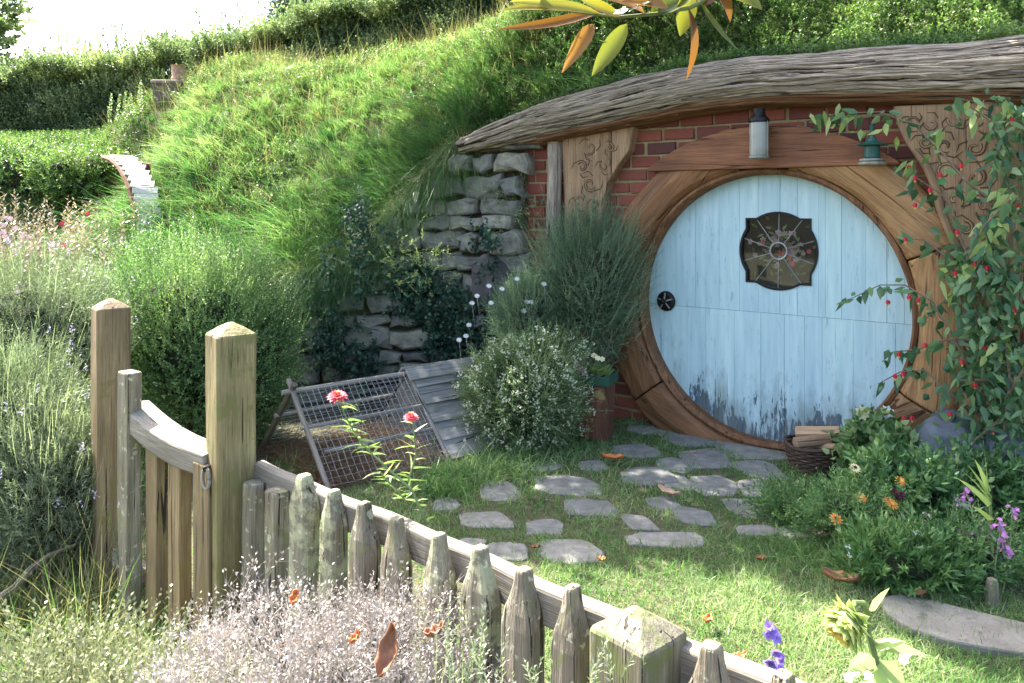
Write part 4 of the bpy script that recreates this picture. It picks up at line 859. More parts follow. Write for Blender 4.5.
for i, (x, y, w, h, lab) in enumerate(stones):
    w, h = w*1.16, h*1.16
    r = RG(300+i); c = G(x, y); rx = w/2/FPX*c[1]; ry = abs(G(x, y-h/2)[1]-G(x, y+h/2)[1])/2; n = 14; stone_xy.append((c[0], c[1], rx, ry))
    n = int(r.integers(8, 12)); a = np.linspace(0, 2*math.pi, n, endpoint=False)+r.uniform(-.2, .2, n); k = 1+r.uniform(-.18, .12, n); sk = r.uniform(-.3, .3)
    px = c[0]+rx*k*np.sign(np.cos(a))*np.abs(np.cos(a))**.62+ry*sk*np.sin(a); py = c[1]+ry*k*np.sign(np.sin(a))*np.abs(np.sin(a))**.62
    b = MB(300+i); zt = float(np.max(gz(px, py)))+.004; rings = [[(x_, y_, -.03) for x_, y_ in zip(px, py)], [(x_, y_, zt-.004) for x_, y_ in zip(px, py)], [(c[0]+(x_-c[0])*.94, c[1]+(y_-c[1])*.94, zt+r.uniform(-.001, .001)) for x_, y_ in zip(px, py)]]
    b.loft(rings, True, np.array(rings), rnd=.3+.6*r.random()); tag(b.build('stepping_stone', M['flag'], origin=(c[0], c[1], 0)), lab, 'stepping stone', 'stepping stones set in the grass')
poly = [G(x, y)[:2] for x, y in [(878, 603), (900, 599), (930, 605), (975, 616), (1024, 628), (1075, 640), (1075, 672), (1024, 659), (985, 653), (950, 646), (910, 634), (888, 620)]]
b = MB(350); b.plate([tuple(p_) for p_ in poly], lambda a, c, d: np.array([a, c, d]), -.03, .022, rnd=.6); tag(b.build('edging_slab', M['slab'], origin=(*poly[0], 0), bevel=.008), 'long curved concrete slab edging the flower bed', 'edging slab')
q = G(992, 606); b = MB(351); lathe(b, q, [(.022, -.03), (.022, .05), (.021, .085), (.016, .098), (.005, .102)], 12); tag(b.build('wooden_stake', M['picket'], origin=q), 'short round wooden stake standing in the bed soil', 'stake')
# ------------------------------------------------------------------ shrubs and plants
M['inner'] = plain('foliage_shade', (.02, .03, .012), .95, (.035, .03, .018), 12)  # near-black colour stands for the shade deep inside foliage
def blob_pts(r, n, c, rad, lump, seed, inner=.55, zmin=None, top=0.0):
    d = nrm(r.normal(size=(n, 3))); d[:, 2] = np.where(d[:, 2] < 0, d[:, 2]*(1-top), d[:, 2]); d = nrm(d)
    k = 1+lump*sn(d, seed, 2.6)+lump*.5*sn(d, seed+1, 6); rr = k*(inner+(1-inner)*r.random(n)**.6)
    p = np.array(c)+d*np.array(rad)*rr[:, None]; m = np.ones(n, bool) if zmin is None else p[:, 2] > zmin
    return p[m], d[m], (sn(d, seed+7, 5.0)*.5+.5)[m]
def shrub(name, c, rad, n, mat, label, cat, seed, sp=dict(ln=.12, nl=8, LL=.03, LW=.012), up=.5, lump=.2, inner=.5, core=.62, group=None, zb_=None, coremat='inner', rn=.25, extra=None):
    z0 = c[2]-rad[2] if zb_ is None else zb_; e = empty(name, (c[0], c[1], z0), label, cat, group); r = RG(seed)
    p, d, t = blob_pts(r, n, c, rad, lump, seed, inner, z0+.01); dd = nrm(d+np.array([0, 0, up])+r.normal(size=d.shape)*.35)
    ls = LS(seed); s = dict(sp); ln = s.pop('ln'); p = p-dd*ln*.5
    ls.sprigs(p, dd, ln*r.uniform(.6, 1.3, len(p)), r=np.clip(.30+rn+.45*(t-.5)+r.normal(size=len(p))*.16, 0, 1), **s)
    if extra: extra(ls, r)
    ls.build('foliage', M[mat], e)
    b = MB(seed)
    for k in range(9):                                  # woody stems from the base up into the crown
        a = r.uniform(0, 6.28); tip = np.array(c)+np.array([math.cos(a)*rad[0]*.55, math.sin(a)*rad[1]*.55, rad[2]*r.uniform(-.1, .45)]); b0 = np.array([c[0]+r.normal()*.03, c[1]+r.normal()*.03, z0-.03])
        m_ = (b0+tip)/2+np.array([r.normal()*.04, r.normal()*.04, .0]); b.tube([b0, m_, tip], [.011, .008, .003], 5)
    b.build('stem', M['twig'], e)
    if core:  # added dark core that blocks light inside the bush
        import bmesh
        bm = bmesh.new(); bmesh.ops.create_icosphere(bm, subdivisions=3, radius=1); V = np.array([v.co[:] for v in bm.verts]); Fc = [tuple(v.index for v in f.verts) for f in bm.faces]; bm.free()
        k = core*(1+lump*sn(V, seed, 2.6)); W_ = np.array(c)+V*k[:, None]*np.array(rad); W_[:, 2] = np.maximum(W_[:, 2], z0-.02); b = MB(seed); b.add(W_, Fc); b.build('shade_core', M[coremat], e)
    return e
def at(px, py, Y): return P(px, py, Y)
# hedge belt beyond the mound
def hedge(label, pts, seed, n, mat='hedge', depth=1.3, shoots=300):
    pts = np.array(pts); e = empty('hedge', (pts[:, 0].mean(), pts[0, 1], pts[:, 2].min()), label, 'hedge', None); r = RG(seed); ls = LS(seed)
    X = r.uniform(pts[0, 0], pts[-1, 0], n); Yc = np.interp(X, pts[:, 0], pts[:, 1]); zl_ = np.interp(X, pts[:, 0], pts[:, 2]); zh = np.interp(X, pts[:, 0], pts[:, 3])
    zh = zh+.16*sn(np.stack([X, X*0], -1), seed, 2.2)+.10*sn(np.stack([X, X*0], -1), seed+1, 7)
    a = r.random(n)*math.pi*.62; prof = .5*depth; lumps = sn(np.stack([X, a*1.5], -1), seed+2, 3.0); k = .85+.22*lumps+.12*r.normal(size=n)*.5
    Y = Yc-np.cos(a)*prof*k; z = zl_+(zh-zl_)*np.sin(np.minimum(a, 1.57))**.8*(.9+.12*lumps); top_ = r.random(n) < .25; z = np.where(top_, zh-r.random(n)*.12, z)
    d = nrm(np.stack([r.normal(size=n)*.5, -np.cos(a)*.7+r.normal(size=n)*.3, .55+np.sin(a)*.5], -1))
    ls.sprigs(np.stack([X, Y, z], -1), d, .30*r.uniform(.6, 1.3, n), 8, .060, .026, .85, np.clip(.42+.45*lumps+.18*r.normal(size=n)+.15*np.sin(a), 0, 1), stem=.004)
    m = shoots; X = r.uniform(pts[0, 0], pts[-1, 0], m); ls.sprigs(np.stack([X, np.interp(X, pts[:, 0], pts[:, 1])+r.uniform(-.3, .3, m), np.interp(X, pts[:, 0], pts[:, 3])-.1], -1), nrm(np.c_[r.normal(size=(m, 2))*.16, np.ones(m)]), r.uniform(.2, 1.0, m)*r.uniform(.5, 1, m), 12, .095, .040, .6, r.uniform(.2, .8, m), stem=.016)
    ls.build('foliage', M[mat], e)
    b = MB(seed); xs = np.linspace(pts[0, 0], pts[-1, 0], 30); rings = []  # added dark block that stops light inside the hedge
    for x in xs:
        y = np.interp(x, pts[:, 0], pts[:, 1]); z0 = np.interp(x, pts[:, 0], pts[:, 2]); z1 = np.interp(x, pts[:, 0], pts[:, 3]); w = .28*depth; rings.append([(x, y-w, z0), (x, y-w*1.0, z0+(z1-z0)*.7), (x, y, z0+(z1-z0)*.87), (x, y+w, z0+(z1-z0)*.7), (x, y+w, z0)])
    b.loft(rings); b.build('shade_core', M['inner'], e); return e
def hp(px, yt, ybm, Y): a = at(px, yt, Y); c = at(px, ybm, Y); return (a[0], Y, c[2], a[2])
hedge('dark clipped hedge with feathery shoots behind the far mound', [hp(-130, 86, 165, 12.6), hp(0, 82, 165, 12.6), hp(60, 74, 165, 12.6), hp(130, 66, 165, 12.5), hp(215, 58, 135, 12.4)], 400, 12000)
hedge('tall brighter hedge climbing towards the top of the hill', [hp(205, 60, 135, 12.0), hp(270, 46, 110, 12.0), hp(330, 26, 100, 11.8), hp(400, 12, 90, 11.5), hp(470, -4, 80, 11.0), hp(560, -30, 60, 10.6)], 402, 17000, shoots=380)
# distant trees
def conifer(px, ytop, ybase, Y, w, label, seed):
    top = at(px, ytop, Y); base = at(px, ybase, Y); H = top[2]-base[2]; e = empty('pine_tree', base, label, 'tree', 'trees behind the hedge'); r = RG(seed); ls = LS(seed); n = 1500
    t = r.random(n)**.7; a = r.uniform(0, 6.28, n); tier = .6+.4*np.abs(np.sin(t*22)); R = w*(1-t)*tier*r.uniform(.2, 1, n)+.05; p = base+np.stack([R*np.cos(a), R*np.sin(a), t*H], -1)
    ls.sprigs(p, nrm(np.stack([np.cos(a), np.sin(a), .5+0*a], -1)+r.normal(size=(n, 3))*.3), .5, 7, .16, .05, .7, None, stem=.02); ls.build('crown', M['far'], e)
    b = MB(seed); b.tube([base, base+(top-base)*.5, top], [w*.09, w*.06, .03], 7); b.build('trunk', M['trunk'], e)
conifer(300, -22, 60, 26, 1.7, 'dark pine top showing above the hedge against the white sky', 410)
conifer(338, -4, 60, 28, .8, 'smaller dark pine tip right of the larger one above the hedge', 411)
b0 = at(-30, 120, 13.5); e = empty('sapling', b0, 'slender pale leafed tree at the left edge of the sky', 'tree'); r = RG(412); ls = LS(412); b = MB(412)
b.tube([b0, b0+np.array([.2, 0, 1.2]), b0+np.array([.35, 0, 2.4])], [.06, .04, .012], 7); pts = []; ds = []
for k in range(16):
    s0 = b0+np.array([.2+.1*k/16, 0, .7+1.6*k/16]); dv = nrm(np.array([r.uniform(-.3, 1), r.normal()*.5, r.uniform(.1, .8)])); L = r.uniform(.4, .85); b.tube([s0, s0+dv*L*.6, s0+dv*L+np.array([0, 0, .08])], [.016, .009, .004], 5)
    for q in np.linspace(.2, 1, 12): pts.append(s0+dv*L*q+r.normal(size=3)*.03); ds.append(dv+r.normal(size=3)*.7)
b.build('trunk', M['trunk'], e); ls.sprigs(np.array(pts), nrm(np.array(ds)), .22, 9, .13, .07, .8, stem=.012); ls.build('crown', M['hedge'], e)

# second burrow on the far mound: shingled arch roof edge, and the chimney beyond
q0 = at(150, 228, 7.25); arch = empty('far_burrow_arch', (q0[0], q0[1], .8), 'far burrow entrance with a pale shingled arch edge sunk in the mound', 'burrow entrance')
ap = [(112, 156), (119, 157), (127, 161), (134, 169), (140, 180), (144, 192), (147, 205), (150, 218), (152, 232)]
b = MB(420); r = RG(420)
cen = [at(x, y, Y) for x, y, Y in [(106, 155, 7.75), (114, 158, 7.6), (121, 165, 7.45), (127, 175, 7.32), (132, 187, 7.22), (135, 200, 7.15), (137, 213, 7.1), (138, 226, 7.06), (138, 238, 7.03)]]; axv = nrm(np.array([.97, .24, -.02]))
for i in range(len(cen)-1):
    for k in range(2):
        a0 = cen[i]+(cen[i+1]-cen[i])*k/2; a1 = cen[i]+(cen[i+1]-cen[i])*(k+1)/2; t = nrm(a1-a0); t = nrm(t-axv*(t@axv)); n_ = np.cross(axv, t); L = np.linalg.norm(a1-a0); w = .205*r.uniform(.93, 1.05)
        b.box((a0+a1)/2+axv*w/2+n_*.006*r.random(), (w, L*.93, .022), (axv, t, n_), jit=.003, rnd=r.random())
b.build('shingle_edge', wood('bleached_shingle', (.50, .49, .47), (.72, .71, .69), gs=1), arch, bevel=.003)
b = MB(421)
V = [c+np.array([.0, .03, -.02]) for c in cen]+[np.array([cen[-1][0]-.1+.0*c[0], 7.5, c[2]-.1]) for c in cen]; n = len(cen); b.add(V, [(i, i+1, n+i+1, n+i) for i in range(n-1)]); b.build('shadowed_wall', M['brick'], arch)
b = MB(422); b.tube([c+np.array([-.02, -.0, -.02]) for c in cen], .024, 6); b.build('arch_trim', M['log'], arch)
c = at(171, 104, 9.6); e = empty('chimney', (c[0], c[1], c[2]-.3), 'small stubby brick chimney poking out before the hedge', 'chimney')
b = MB(423); b.box(c+np.array([0, 0, .02]), (.30, .30, .42), jit=.02); b.box(c+np.array([0, 0, .245]), (.36, .36, .06), jit=.015); b.build('stack', stone('chimney_stone', (.12, .10, .09), (.24, .20, .17), (.33, .28, .24)), e, bevel=.015)
b = MB(424); c2 = c+np.array([.09, 0, .27]); lathe(b, c2, [(.075, 0), (.085, .03), (.075, .06), (.08, .17), (.095, .19), (.06, .19)]); b.build('chimney_pot', M['deadpale'], e)
# pale spires in front of the hedge
r = RG(430); ls = LS(430)
for k in range(9):
    q = at(108+k*4.3+r.uniform(-2, 2), 128-k*1.5, 9.3); ls.sprigs(q, np.array([r.uniform(-.15, .15), 0, 1]), r.uniform(.2, .42), 26, .035, .03, .9, r.uniform(.5, 1), stem=.006)
q = at(125, 128, 9.3); tag(ls.build('mullein_spires', M['alyssum'], origin=q), 'cluster of pale upright flower spikes on top of the far mound', 'flower spikes')

# big green shrub behind the gate, lavender mass, flower stalks on the far left
def mix_shoots(n, c, rad, L, LL, LW, nl):
    def fn(ls, r):
        p, d, t = blob_pts(r, n, c, rad, .15, 5, .9, c[2]); ls.sprigs(p, nrm(d*.5+np.array([0, 0, 1.0])+r.normal(size=p.shape)*.2), L*r.uniform(.6, 1.4, len(p)), nl, LL, LW, .7, np.clip(.7+r.normal(size=len(p))*.2, 0, 1))
    return fn
c = (at(188, 300, 4.9)[0], 4.95, .62)
shrub('round_shrub', c, (.66, .55, .64), 6600, 'bush', 'big dense green shrub filling the space behind the gate', 'shrub', 440, dict(ln=.16, nl=12, LL=.024, LW=.009, ang=.8), up=.75, lump=.26, inner=.45, core=.55, zb_=-.05, extra=mix_shoots(500, c, (.64, .53, .64), .13, .018, .008, 10))
c = (at(240, 330, 4.75)[0], 4.85, .44)
shrub('round_shrub', c, (.30, .28, .46), 2600, 'bush', 'darker smaller shrub leaning out between big shrub and chicken coop', 'shrub', 441, dict(ln=.12, nl=9, LL=.020, LW=.008, ang=.9), up=.6, lump=.2, inner=.55, core=.66, zb_=-.05, rn=.18)
for i, (px, py, Y, rx, rz, n, lab) in enumerate([(30, 345, 4.3, .52, .50, 4300, 'pale grey green lavender bush rising behind the left gate post'), (6, 440, 3.55, .40, .42, 3800, 'lavender bush at the left edge in the middle of its row'), (48, 500, 3.35, .30, .40, 3600, 'straggly lavender bush pressed against the left gate post')]):
    c = at(px, py, Y)
    def spikes(ls, r, c=c, rx=rx, rz=rz):
        p, d, t = blob_pts(r, 420, c, (rx, rx, rz), .12, 8, .9, c[2]-.1); ls.blades(p, nrm(d*.6+np.array([0, 0, .9])), r.uniform(.10, .20, len(p)), .003, r.normal(size=p.shape)*.15, 2, .9)
    e = shrub('lavender_bush', c, (rx, rx*.9, rz), n, 'lav', lab, 'lavender', 450+i, dict(ln=.13, nl=12, LL=.030, LW=.0042, ang=.75, jit=.8), up=.7, lump=.18, inner=.5, core=.6, zb_=-.22, extra=spikes, group='lavender bushes outside the gate')
    r = RG(460+i); p, d, t = blob_pts(r, 60, c, (rx*1.12, rx*1.05, rz*1.15), .12, 8, .95, c[2]); fl = LS(460+i)
    for q in p: fl.leaf(np.repeat(q[None], 7, 0)+np.c_[r.normal(size=(7, 2))*.004, np.linspace(0, .03, 7)], nrm(r.normal(size=(7, 3))+np.array([0, 0, .8])), r.normal(size=(7, 3)), .014, .007)
    fl.build('blossoms', M['lilac'], e)
# rough stems and dry grass below the lavender
ls = LS(470); r = RG(470); n = 2600; p = np.stack([r.uniform(-2.4, -1.45, n), r.uniform(2.75, 3.3, n), np.full(n, -.2)], -1)
ls.blades(p, nrm(r.normal(size=(n, 3))*.5+np.array([0, -.1, .9])), r.uniform(.15, .5, n), .004, r.normal(size=(n, 3))*.3+np.array([0, 0, -.25]), 3); tag(ls.build('bank_grass', M['drygrass']), 'tangled dry grass under the lavender', 'grass', kind='stuff')
ls = LS(471); n = 5200; p = np.stack([r.uniform(-2.6, -1.35, n), r.uniform(2.5, 3.4, n), np.full(n, -.22)], -1)
ls.blades(p, nrm(r.normal(size=(n, 3))*.5+np.array([0, -.2, .9])), r.uniform(.12, .42, n), .006, r.normal(size=(n, 3))*.3+np.array([0, 0, -.3]), 3, r.uniform(0, .7, n)); tag(ls.build('bank_weeds', M['grass']), 'dark green weeds under the lavender', 'grass', kind='stuff')
b = MB(472); b.tube([at(-10, 605, 2.9), at(15, 588, 2.9), at(32, 568, 2.95), at(48, 556, 3.0), at(75, 545, 3.1)], [.018, .016, .013, .009, .005], 7, rough=.1); tag(b.build('bare_branch', M['picket'], origin=at(-10, 605, 2.9)), 'bent bare ochre branch under the lavender', 'branch')
# tall dry flower stalks, left middle distance
ls = LS(480); lf = LS(481); r = RG(480); n = 520; X = r.uniform(-6.2, -3.15, n); Y = r.uniform(5.9, 7.3, n); Z0 = np.full(n, .35)
H = r.uniform(.75, 1.35, n)*np.interp(X, [-6, -3.2], [1.05, .85]); ls.sprigs(np.stack([X, Y, Z0], -1), nrm(np.c_[r.normal(size=(n, 2))*.12, np.ones(n)]), H, 34, .065, .016, 1.15, r.uniform(.2, .95, n), stem=.005, t0=.25)
tag(ls.build('flower_stalks', M['fireweed']), 'drift of dry yellowing flower stalks before the far mound', 'flower stalks', kind='stuff')
n = 46; p = np.stack([r.uniform(-4.3, -3.6, n), r.uniform(5.9, 6.4, n), r.uniform(1.05, 1.35, n)], -1); k = r.random(n) < .9
lf.flower(p[k], np.array([.2, -.8, .5]), .026, 6, .6); tag(lf.build('mauve_flowers', M['pale']), 'scattered mauve blossoms among the dry stalks', 'flowers', kind='stuff')
lf = LS(482); p = np.array([at(x, y, 5.8) for x, y in [(62, 224), (64, 245), (20, 262), (88, 214)]]); lf.flower(p, np.array([.1, -.9, .4]), .022, 6, .6); tag(lf.build('red_flowers', M['red'], origin=p[0]), 'few red blossoms standing among the dry stalks', 'flowers')
c = at(60, 262, 5.6); shrub('pale_shrub', (c[0], 5.5, .40), (1.2, .45, .55), 5000, 'lav', 'wide pale shrub between the dry stalks and the lavender', 'shrub', 485, dict(ln=.14, nl=10, LL=.032, LW=.008, ang=.8), up=.6, lump=.2, zb_=0)
# dark leafy filler at the foot of the mound
c = at(230, 250, 6.2); shrub('round_shrub', (c[0]-.62, 6.1, .45), (.80, .4, .56), 5000, 'bush', 'low shrub at the foot of the grassy mound behind the big one', 'shrub', 486, dict(ln=.12, nl=9, LL=.026, LW=.012), up=.5, lump=.2, zb_=0)

for i, (px, py, Y, rx, rz, lab) in enumerate([(22, 172, 9.2, .75, .34, 'low bright clump on the far grassy bank at the left edge'), (78, 176, 8.9, .55, .30, 'low bright clump on the far grassy bank next to the arch')]):
    c = at(px, py, Y); shrub('low_shrub', (c[0], c[1], c[2]), (rx, .5, rz), 1500, 'cover', lab, 'shrub', 487+i, dict(ln=.16, nl=9, LL=.045, LW=.02, ang=.9), up=.6, lump=.3, inner=.5, core=.7)
# ivy and shade plants on the stone wall
ls = LS(490); r = RG(490); n = 3600
s = r.uniform(1.2, 2.6, n); q = np.array([wp(v) for v in s]); z = r.uniform(.05, 1.5, n); m = sn(np.stack([s, z], -1), 61, 3.2)+1.1*np.exp(-((s-2.12)/.34)**2-((z-.6)/.55)**2)-.42 > 0; q, z, s = q[m], z[m], s[m]; n = len(s)
depth = r.uniform(.05, .28, n)*(1+.5*sn(np.stack([s, z], -1), 62, 4)); p = np.stack([q[:, 0], q[:, 1]-depth, z], -1)
ls.sprigs(p, nrm(r.normal(size=(n, 3))*.7+np.array([.1, -.5, .1])), .12, 6, .042, .026, 1.0, r.uniform(0, 1, n)); tag(ls.build('climbing_ivy', M['ivy'], origin=(-.6, 6.0, 0)), 'dark ivy clinging to the middle of the stone wall', 'ivy')
for (px, py, Y, lab, sd) in [(412, 300, 5.75, 'yellow green fern like sprays high on the wall above the dark ivy', 1), (512, 205, 5.85, 'pale wispy plant rooted in the top of the stone wall', 2)]:
    ls = LS(500+sd); r = RG(500+sd); n = 70; c = at(px, py-(40 if sd == 1 else 0), Y); ls.sprigs(c+r.normal(size=(n, 3))*np.array([.14, .04, .10]), nrm(r.normal(size=(n, 3))*.6+np.array([.2, -.5, .3])), .14, 11, .03, .008, .7, r.uniform(.5, 1, n)); tag(ls.build('wall_plant', M['vinelight'] if sd == 1 else M['alyssum'], origin=c), lab, 'wall plant')

# rosemary, daisies and the white flowered bush by the planter
c = np.array([.50, 5.22, .92])
def tall(ls, r):
    n = 330; p = c+np.stack([np.clip(r.normal(size=n)*.2, -.34, .26), r.normal(size=n)*.12, r.uniform(-.35, .34, n)], -1); ls.sprigs(p, nrm(np.stack([(p[:, 0]-c[0])*1.3+.05, (p[:, 1]-c[1]), np.full(n, .8)], -1)+r.normal(size=(n, 3))*.12), r.uniform(.2, .38, n), 24, .020, .0032, .6, np.clip(r.normal(.75, .15, n), 0, 1), jit=.9)
shrub('rosemary_bush', c, (.38, .29, .56), 3900, 'rosemary', 'tall feathery rosemary bush between carved bracket and round frame', 'rosemary', 510, dict(ln=.20, nl=18, LL=.022, LW=.0034, ang=.65, jit=.9), up=.8, lump=.22, inner=.3, core=.5, zb_=.10, extra=tall)
b0 = G(530, 448); c = np.array([b0[0]-.03, 4.82, .32])
e = shrub('alyssum_bush', c, (.39, .32, .35), 3900, 'alyssum', 'rounded bush covered in tiny white flower clusters beside the coop', 'shrub', 520, dict(ln=.15, nl=14, LL=.020, LW=.0055, ang=.7), up=.55, lump=.28, inner=.55, core=.68, zb_=0)
r = RG(521); p, d, t = blob_pts(r, 900, c, (.40, .34, .37), .28, 520, .85, .02); fl = LS(521); q = np.repeat(p, 6, 0)+r.normal(size=(len(p)*6, 3))*.007
fl.leaf(q, nrm(r.normal(size=q.shape)), r.normal(size=q.shape), .013, .011); fl.build('blossoms', petal('cream_clusters', (.62, .64, .47), (.42, .48, .28)), e)
c = at(528, 312, 5.15); e = shrub('daisy_bush', c, (.23, .2, .25), 1700, 'rosemary', 'grey green daisy bush rising behind the white flowered one', 'shrub', 530, dict(ln=.13, nl=14, LL=.02, LW=.004, ang=.7), up=.7, lump=.2, core=.5, zb_=.05, rn=.4)
for (x, y) in [(489, 286), (517, 279), (502, 289), (477, 296), (527, 302), (491, 303), (544, 284), (524, 311), (531, 302), (472, 303), (469, 325), (459, 340), (466, 336)]:
    q = at(x, y, 5.0); fl = LS(int(x*7+y)); fl.flower(q, np.array([.1, -.7, .7]), .020, 12, .35, .1); fl.blades(q, np.array([.1, .2, -1.0]), .16, .003, np.zeros(3), 1, .2); fl.build('daisy', M['white'], e)
# flowers in the planter
q = G(597, 440)+ZV*.38; e = empty('potted_primula', q, 'small leafy plant with pale yellow and pink blooms in the planter', 'potted plant'); ls = LS(540); r = RG(540); n = 46; a = r.uniform(0, 6.28, n)
ls.leaf2(q+np.stack([.03*np.cos(a), .03*np.sin(a), r.uniform(0, .06, n)], -1), np.stack([np.cos(a), np.sin(a), r.uniform(.2, 1.3, n)], -1), ZV+r.normal(size=(n, 3))*.2, .085, .055); ls.build('leaves', M['bush'], e)
fl = LS(541); fl.flower(q+np.array([[.0, -.03, .13], [.03, -.01, .12], [-.02, .0, .14]]), np.array([0, -.7, .6]), .022, 6, .7); fl.build('blossoms', M['cream'], e)
fl = LS(542); fl.flower(q+np.array([[-.09, -.03, .06], [-.11, -.05, .07], [-.08, -.05, .04], [-.13, -.02, .09]]), np.array([0, -.8, .5]), .024, 6, .7); fl.build('blossoms', M['pale'], e)

# silver bush and shrub in the foreground
c = at(352, 650, 1.72); e = empty('silver_bush', (c[0], c[1], -.1), 'bleached silvery twig bush in front of the picket fence', 'shrub'); r = RG(550); ls = LS(550); lv = LS(551)
base = np.array([c[0], c[1], -.08]); segs = []; 
tips = []
for k in range(330):
    a = r.uniform(0, 6.28); R = r.random()**.5; tip = base+np.array([.46*R*math.cos(a), .30*R*math.sin(a)-.02, .50+.13*(1-R*R)+r.normal()*.045-(.10 if math.cos(a)*R > .5 else 0)]); tips.append((base+np.array([.10*R*math.cos(a), .08*R*math.sin(a), 0]), tip))
def grow(p, d, L, lev, w):
    segs.append((p, d, L, w)); q = p+d*L
    if lev == 0: return
    for s_ in range(2+(r.random() < .35)):
        dd = nrm(d+r.normal(size=3)*.55+np.array([0, 0, .15])); grow(q-d*L*r.uniform(0, .35), dd, L*r.uniform(.62, .9), lev-1, w*.75)
for b0, t in tips:
    d = nrm(t-b0); L = np.linalg.norm(t-b0); grow(t-d*L*.22, nrm(d+r.normal(size=3)*.12), L*.10, 4, .0024)
    segs.append((b0, d, L*.8, .004))
sp = np.array([s[0] for s in segs]); sd_ = np.array([s[1] for s in segs]); sL = np.array([s[2] for s in segs]); sw_ = np.array([s[3] for s in segs])
ls.blades(sp, sd_, sL, sw_*1.2, np.zeros(3), 1, r.uniform(.3, 1, len(sp))); ls.blades(sp, sd_, sL, sw_*1.2, np.zeros(3), 1, r.uniform(.2, 1, len(sp)))
k = sw_ < .0016; n = k.sum(); ls.leaf(sp[k]+sd_[k]*sL[k][:, None], nrm(sd_[k]+r.normal(size=(n, 3))*.4), r.normal(size=(n, 3)), .009, .0045); ls.build('twigs', M['silver'], e)
c = at(75, 690, 2.05); shrub('low_shrub', (c[0], 2.05, .12), (.46, .34, .24), 1700, 'lowshrub', 'low pale green shrub in the bottom left corner', 'shrub', 560, dict(ln=.14, nl=9, LL=.020, LW=.009, ang=.8), up=.7, lump=.3, inner=.15, core=.3, zb_=-.2, rn=.35)
c = at(195, 690, 1.95); shrub('low_shrub', (c[0], 1.95, .10), (.26, .25, .24), 900, 'lowshrub', 'low pale green shrub between the gate foot and the silver bush', 'shrub', 561, dict(ln=.12, nl=9, LL=.020, LW=.009, ang=.8), up=.7, lump=.25, inner=.15, core=.3, zb_=-.2, rn=.3)
for i, (px, py, lab) in enumerate([(470, 660, 'green lavender sprigs beside the silver bush, left of the fence pickets'), (536, 680, 'single small green sprig before the middle pickets'), (612, 676, 'small pale green sprigs before the square fence end post')]):
    q = at(px, 690, 1.42); ls = LS(570+i); r = RG(570+i); n = (22, 4, 7)[i]; ls.sprigs(q+r.normal(size=(n, 3))*np.array([.035, .02, .01]), nrm(np.c_[r.normal(size=(n, 2))*.25, np.ones(n)]), r.uniform(.06, .13, n)*(1.3 if i == 0 else .8), 14, .016, .004, .8, r.uniform(.4, 1, n)); tag(ls.build('sprig', M['lav'], origin=q), lab, 'sprig')
# ------------------------------------------------------------------ lawn
SX = np.array(stone_xy)
def on_stone(X, Y, k=1.0):
    m = np.zeros(len(X), bool)
    for (cx, cy, rx, ry) in SX: m |= (((X-cx)/(rx*k))**2+((Y-cy)/(ry*k))**2) < 1
    return m
ls = LS(600); r = RG(600)
def lawn(n, x0, x1, y0, y1, L, w, seed, rbias=0.0, lay=.35):
    X = r.uniform(x0, x1, n); Y = r.uniform(y0, y1, n); fs_ = fence_side(X, Y); pd = plane_d(X, Y)
    m = (fs_ < .02) & (pd > -.02) & (Y < 5.75) & (~on_stone(X, Y, .86))
    ca = (X-A0[0])*ed[0]+(Y-A0[1])*ed[1]; cb = (X-A0[0])*bd[0]+(Y-A0[1])*bd[1]; m &= ~((ca > -.02) & (ca < RL+SB) & (cb > .0) & (cb < .9))
    q = np.stack([X, Y], -1); pt = sn(q, seed, 3.0); m &= r.random(n) < .72+.5*pt
    bed = (X > 1.55+.25*(4.2-Y)) & (Y < 4.2) & (Y > 2.95+0*X); m &= ~bed | (r.random(n) < .25)
    X, Y, pt = X[m], Y[m], pt[m]; n = len(X); near = on_stone(X, Y, 1.25)
    ls.blades(np.stack([X, Y, gz(X, Y)-.004], -1), nrm(r.normal(size=(n, 3))*.45+np.array([0, 0, .8])), L*r.uniform(.5, 1.3, n)*np.where(near, .75, 1)*(1+.3*pt), w, r.normal(size=(n, 3))*lay+np.array([0, 0, -.25]), 2, np.clip(.5+rbias+.3*pt+r.normal(size=n)*.2, 0, 1))
lawn(150000, -.9, 3.0, 1.3, 5.6, .042, .0040, 601)
lawn(110000, .1, 2.4, 1.35, 3.5, .036, .0034, 602, .2)
lawn(16000, -.8, 2.4, 3.3, 5.4, .065, .0042, 603)
lawn(26000, 2.9, 5.5, .8, 3.2, .05, .0055, 607)
n = 60000; X = r.uniform(-7.5, -1.0, n); Y = r.uniform(2.2, 6.6, n); m = ((fence_side(X, Y) > .05) | (X < -1.75)) & (Y < yb(X)); X, Y = X[m], Y[m]; n = len(X)
ls.blades(np.stack([X, Y, gz(X, Y)-.01], -1), nrm(r.normal(size=(n, 3))*.45+np.array([0, 0, .8])), r.uniform(.05, .12, n), .007, r.normal(size=(n, 3))*.3+np.array([0, 0, -.25]), 2, np.clip(.5+.3*sn(np.stack([X, Y], -1), 8, 2)+r.normal(size=n)*.2, 0, 1))
tag(ls.build('lawn_grass', M['grass']), 'short green lawn grass growing between the stepping stones', 'grass', kind='stuff')
ls = LS(605); n = 9000; X = r.uniform(-.9, 3, n); Y = r.uniform(1.4, 5.5, n); m = (fence_side(X, Y) < 0) & (plane_d(X, Y) > .05) & ~on_stone(X, Y, 1) & (r.random(n) < .25+.9*(sn(np.stack([X, Y], -1), 44, 2.5) > .25)); X, Y = X[m], Y[m]; n = len(X)
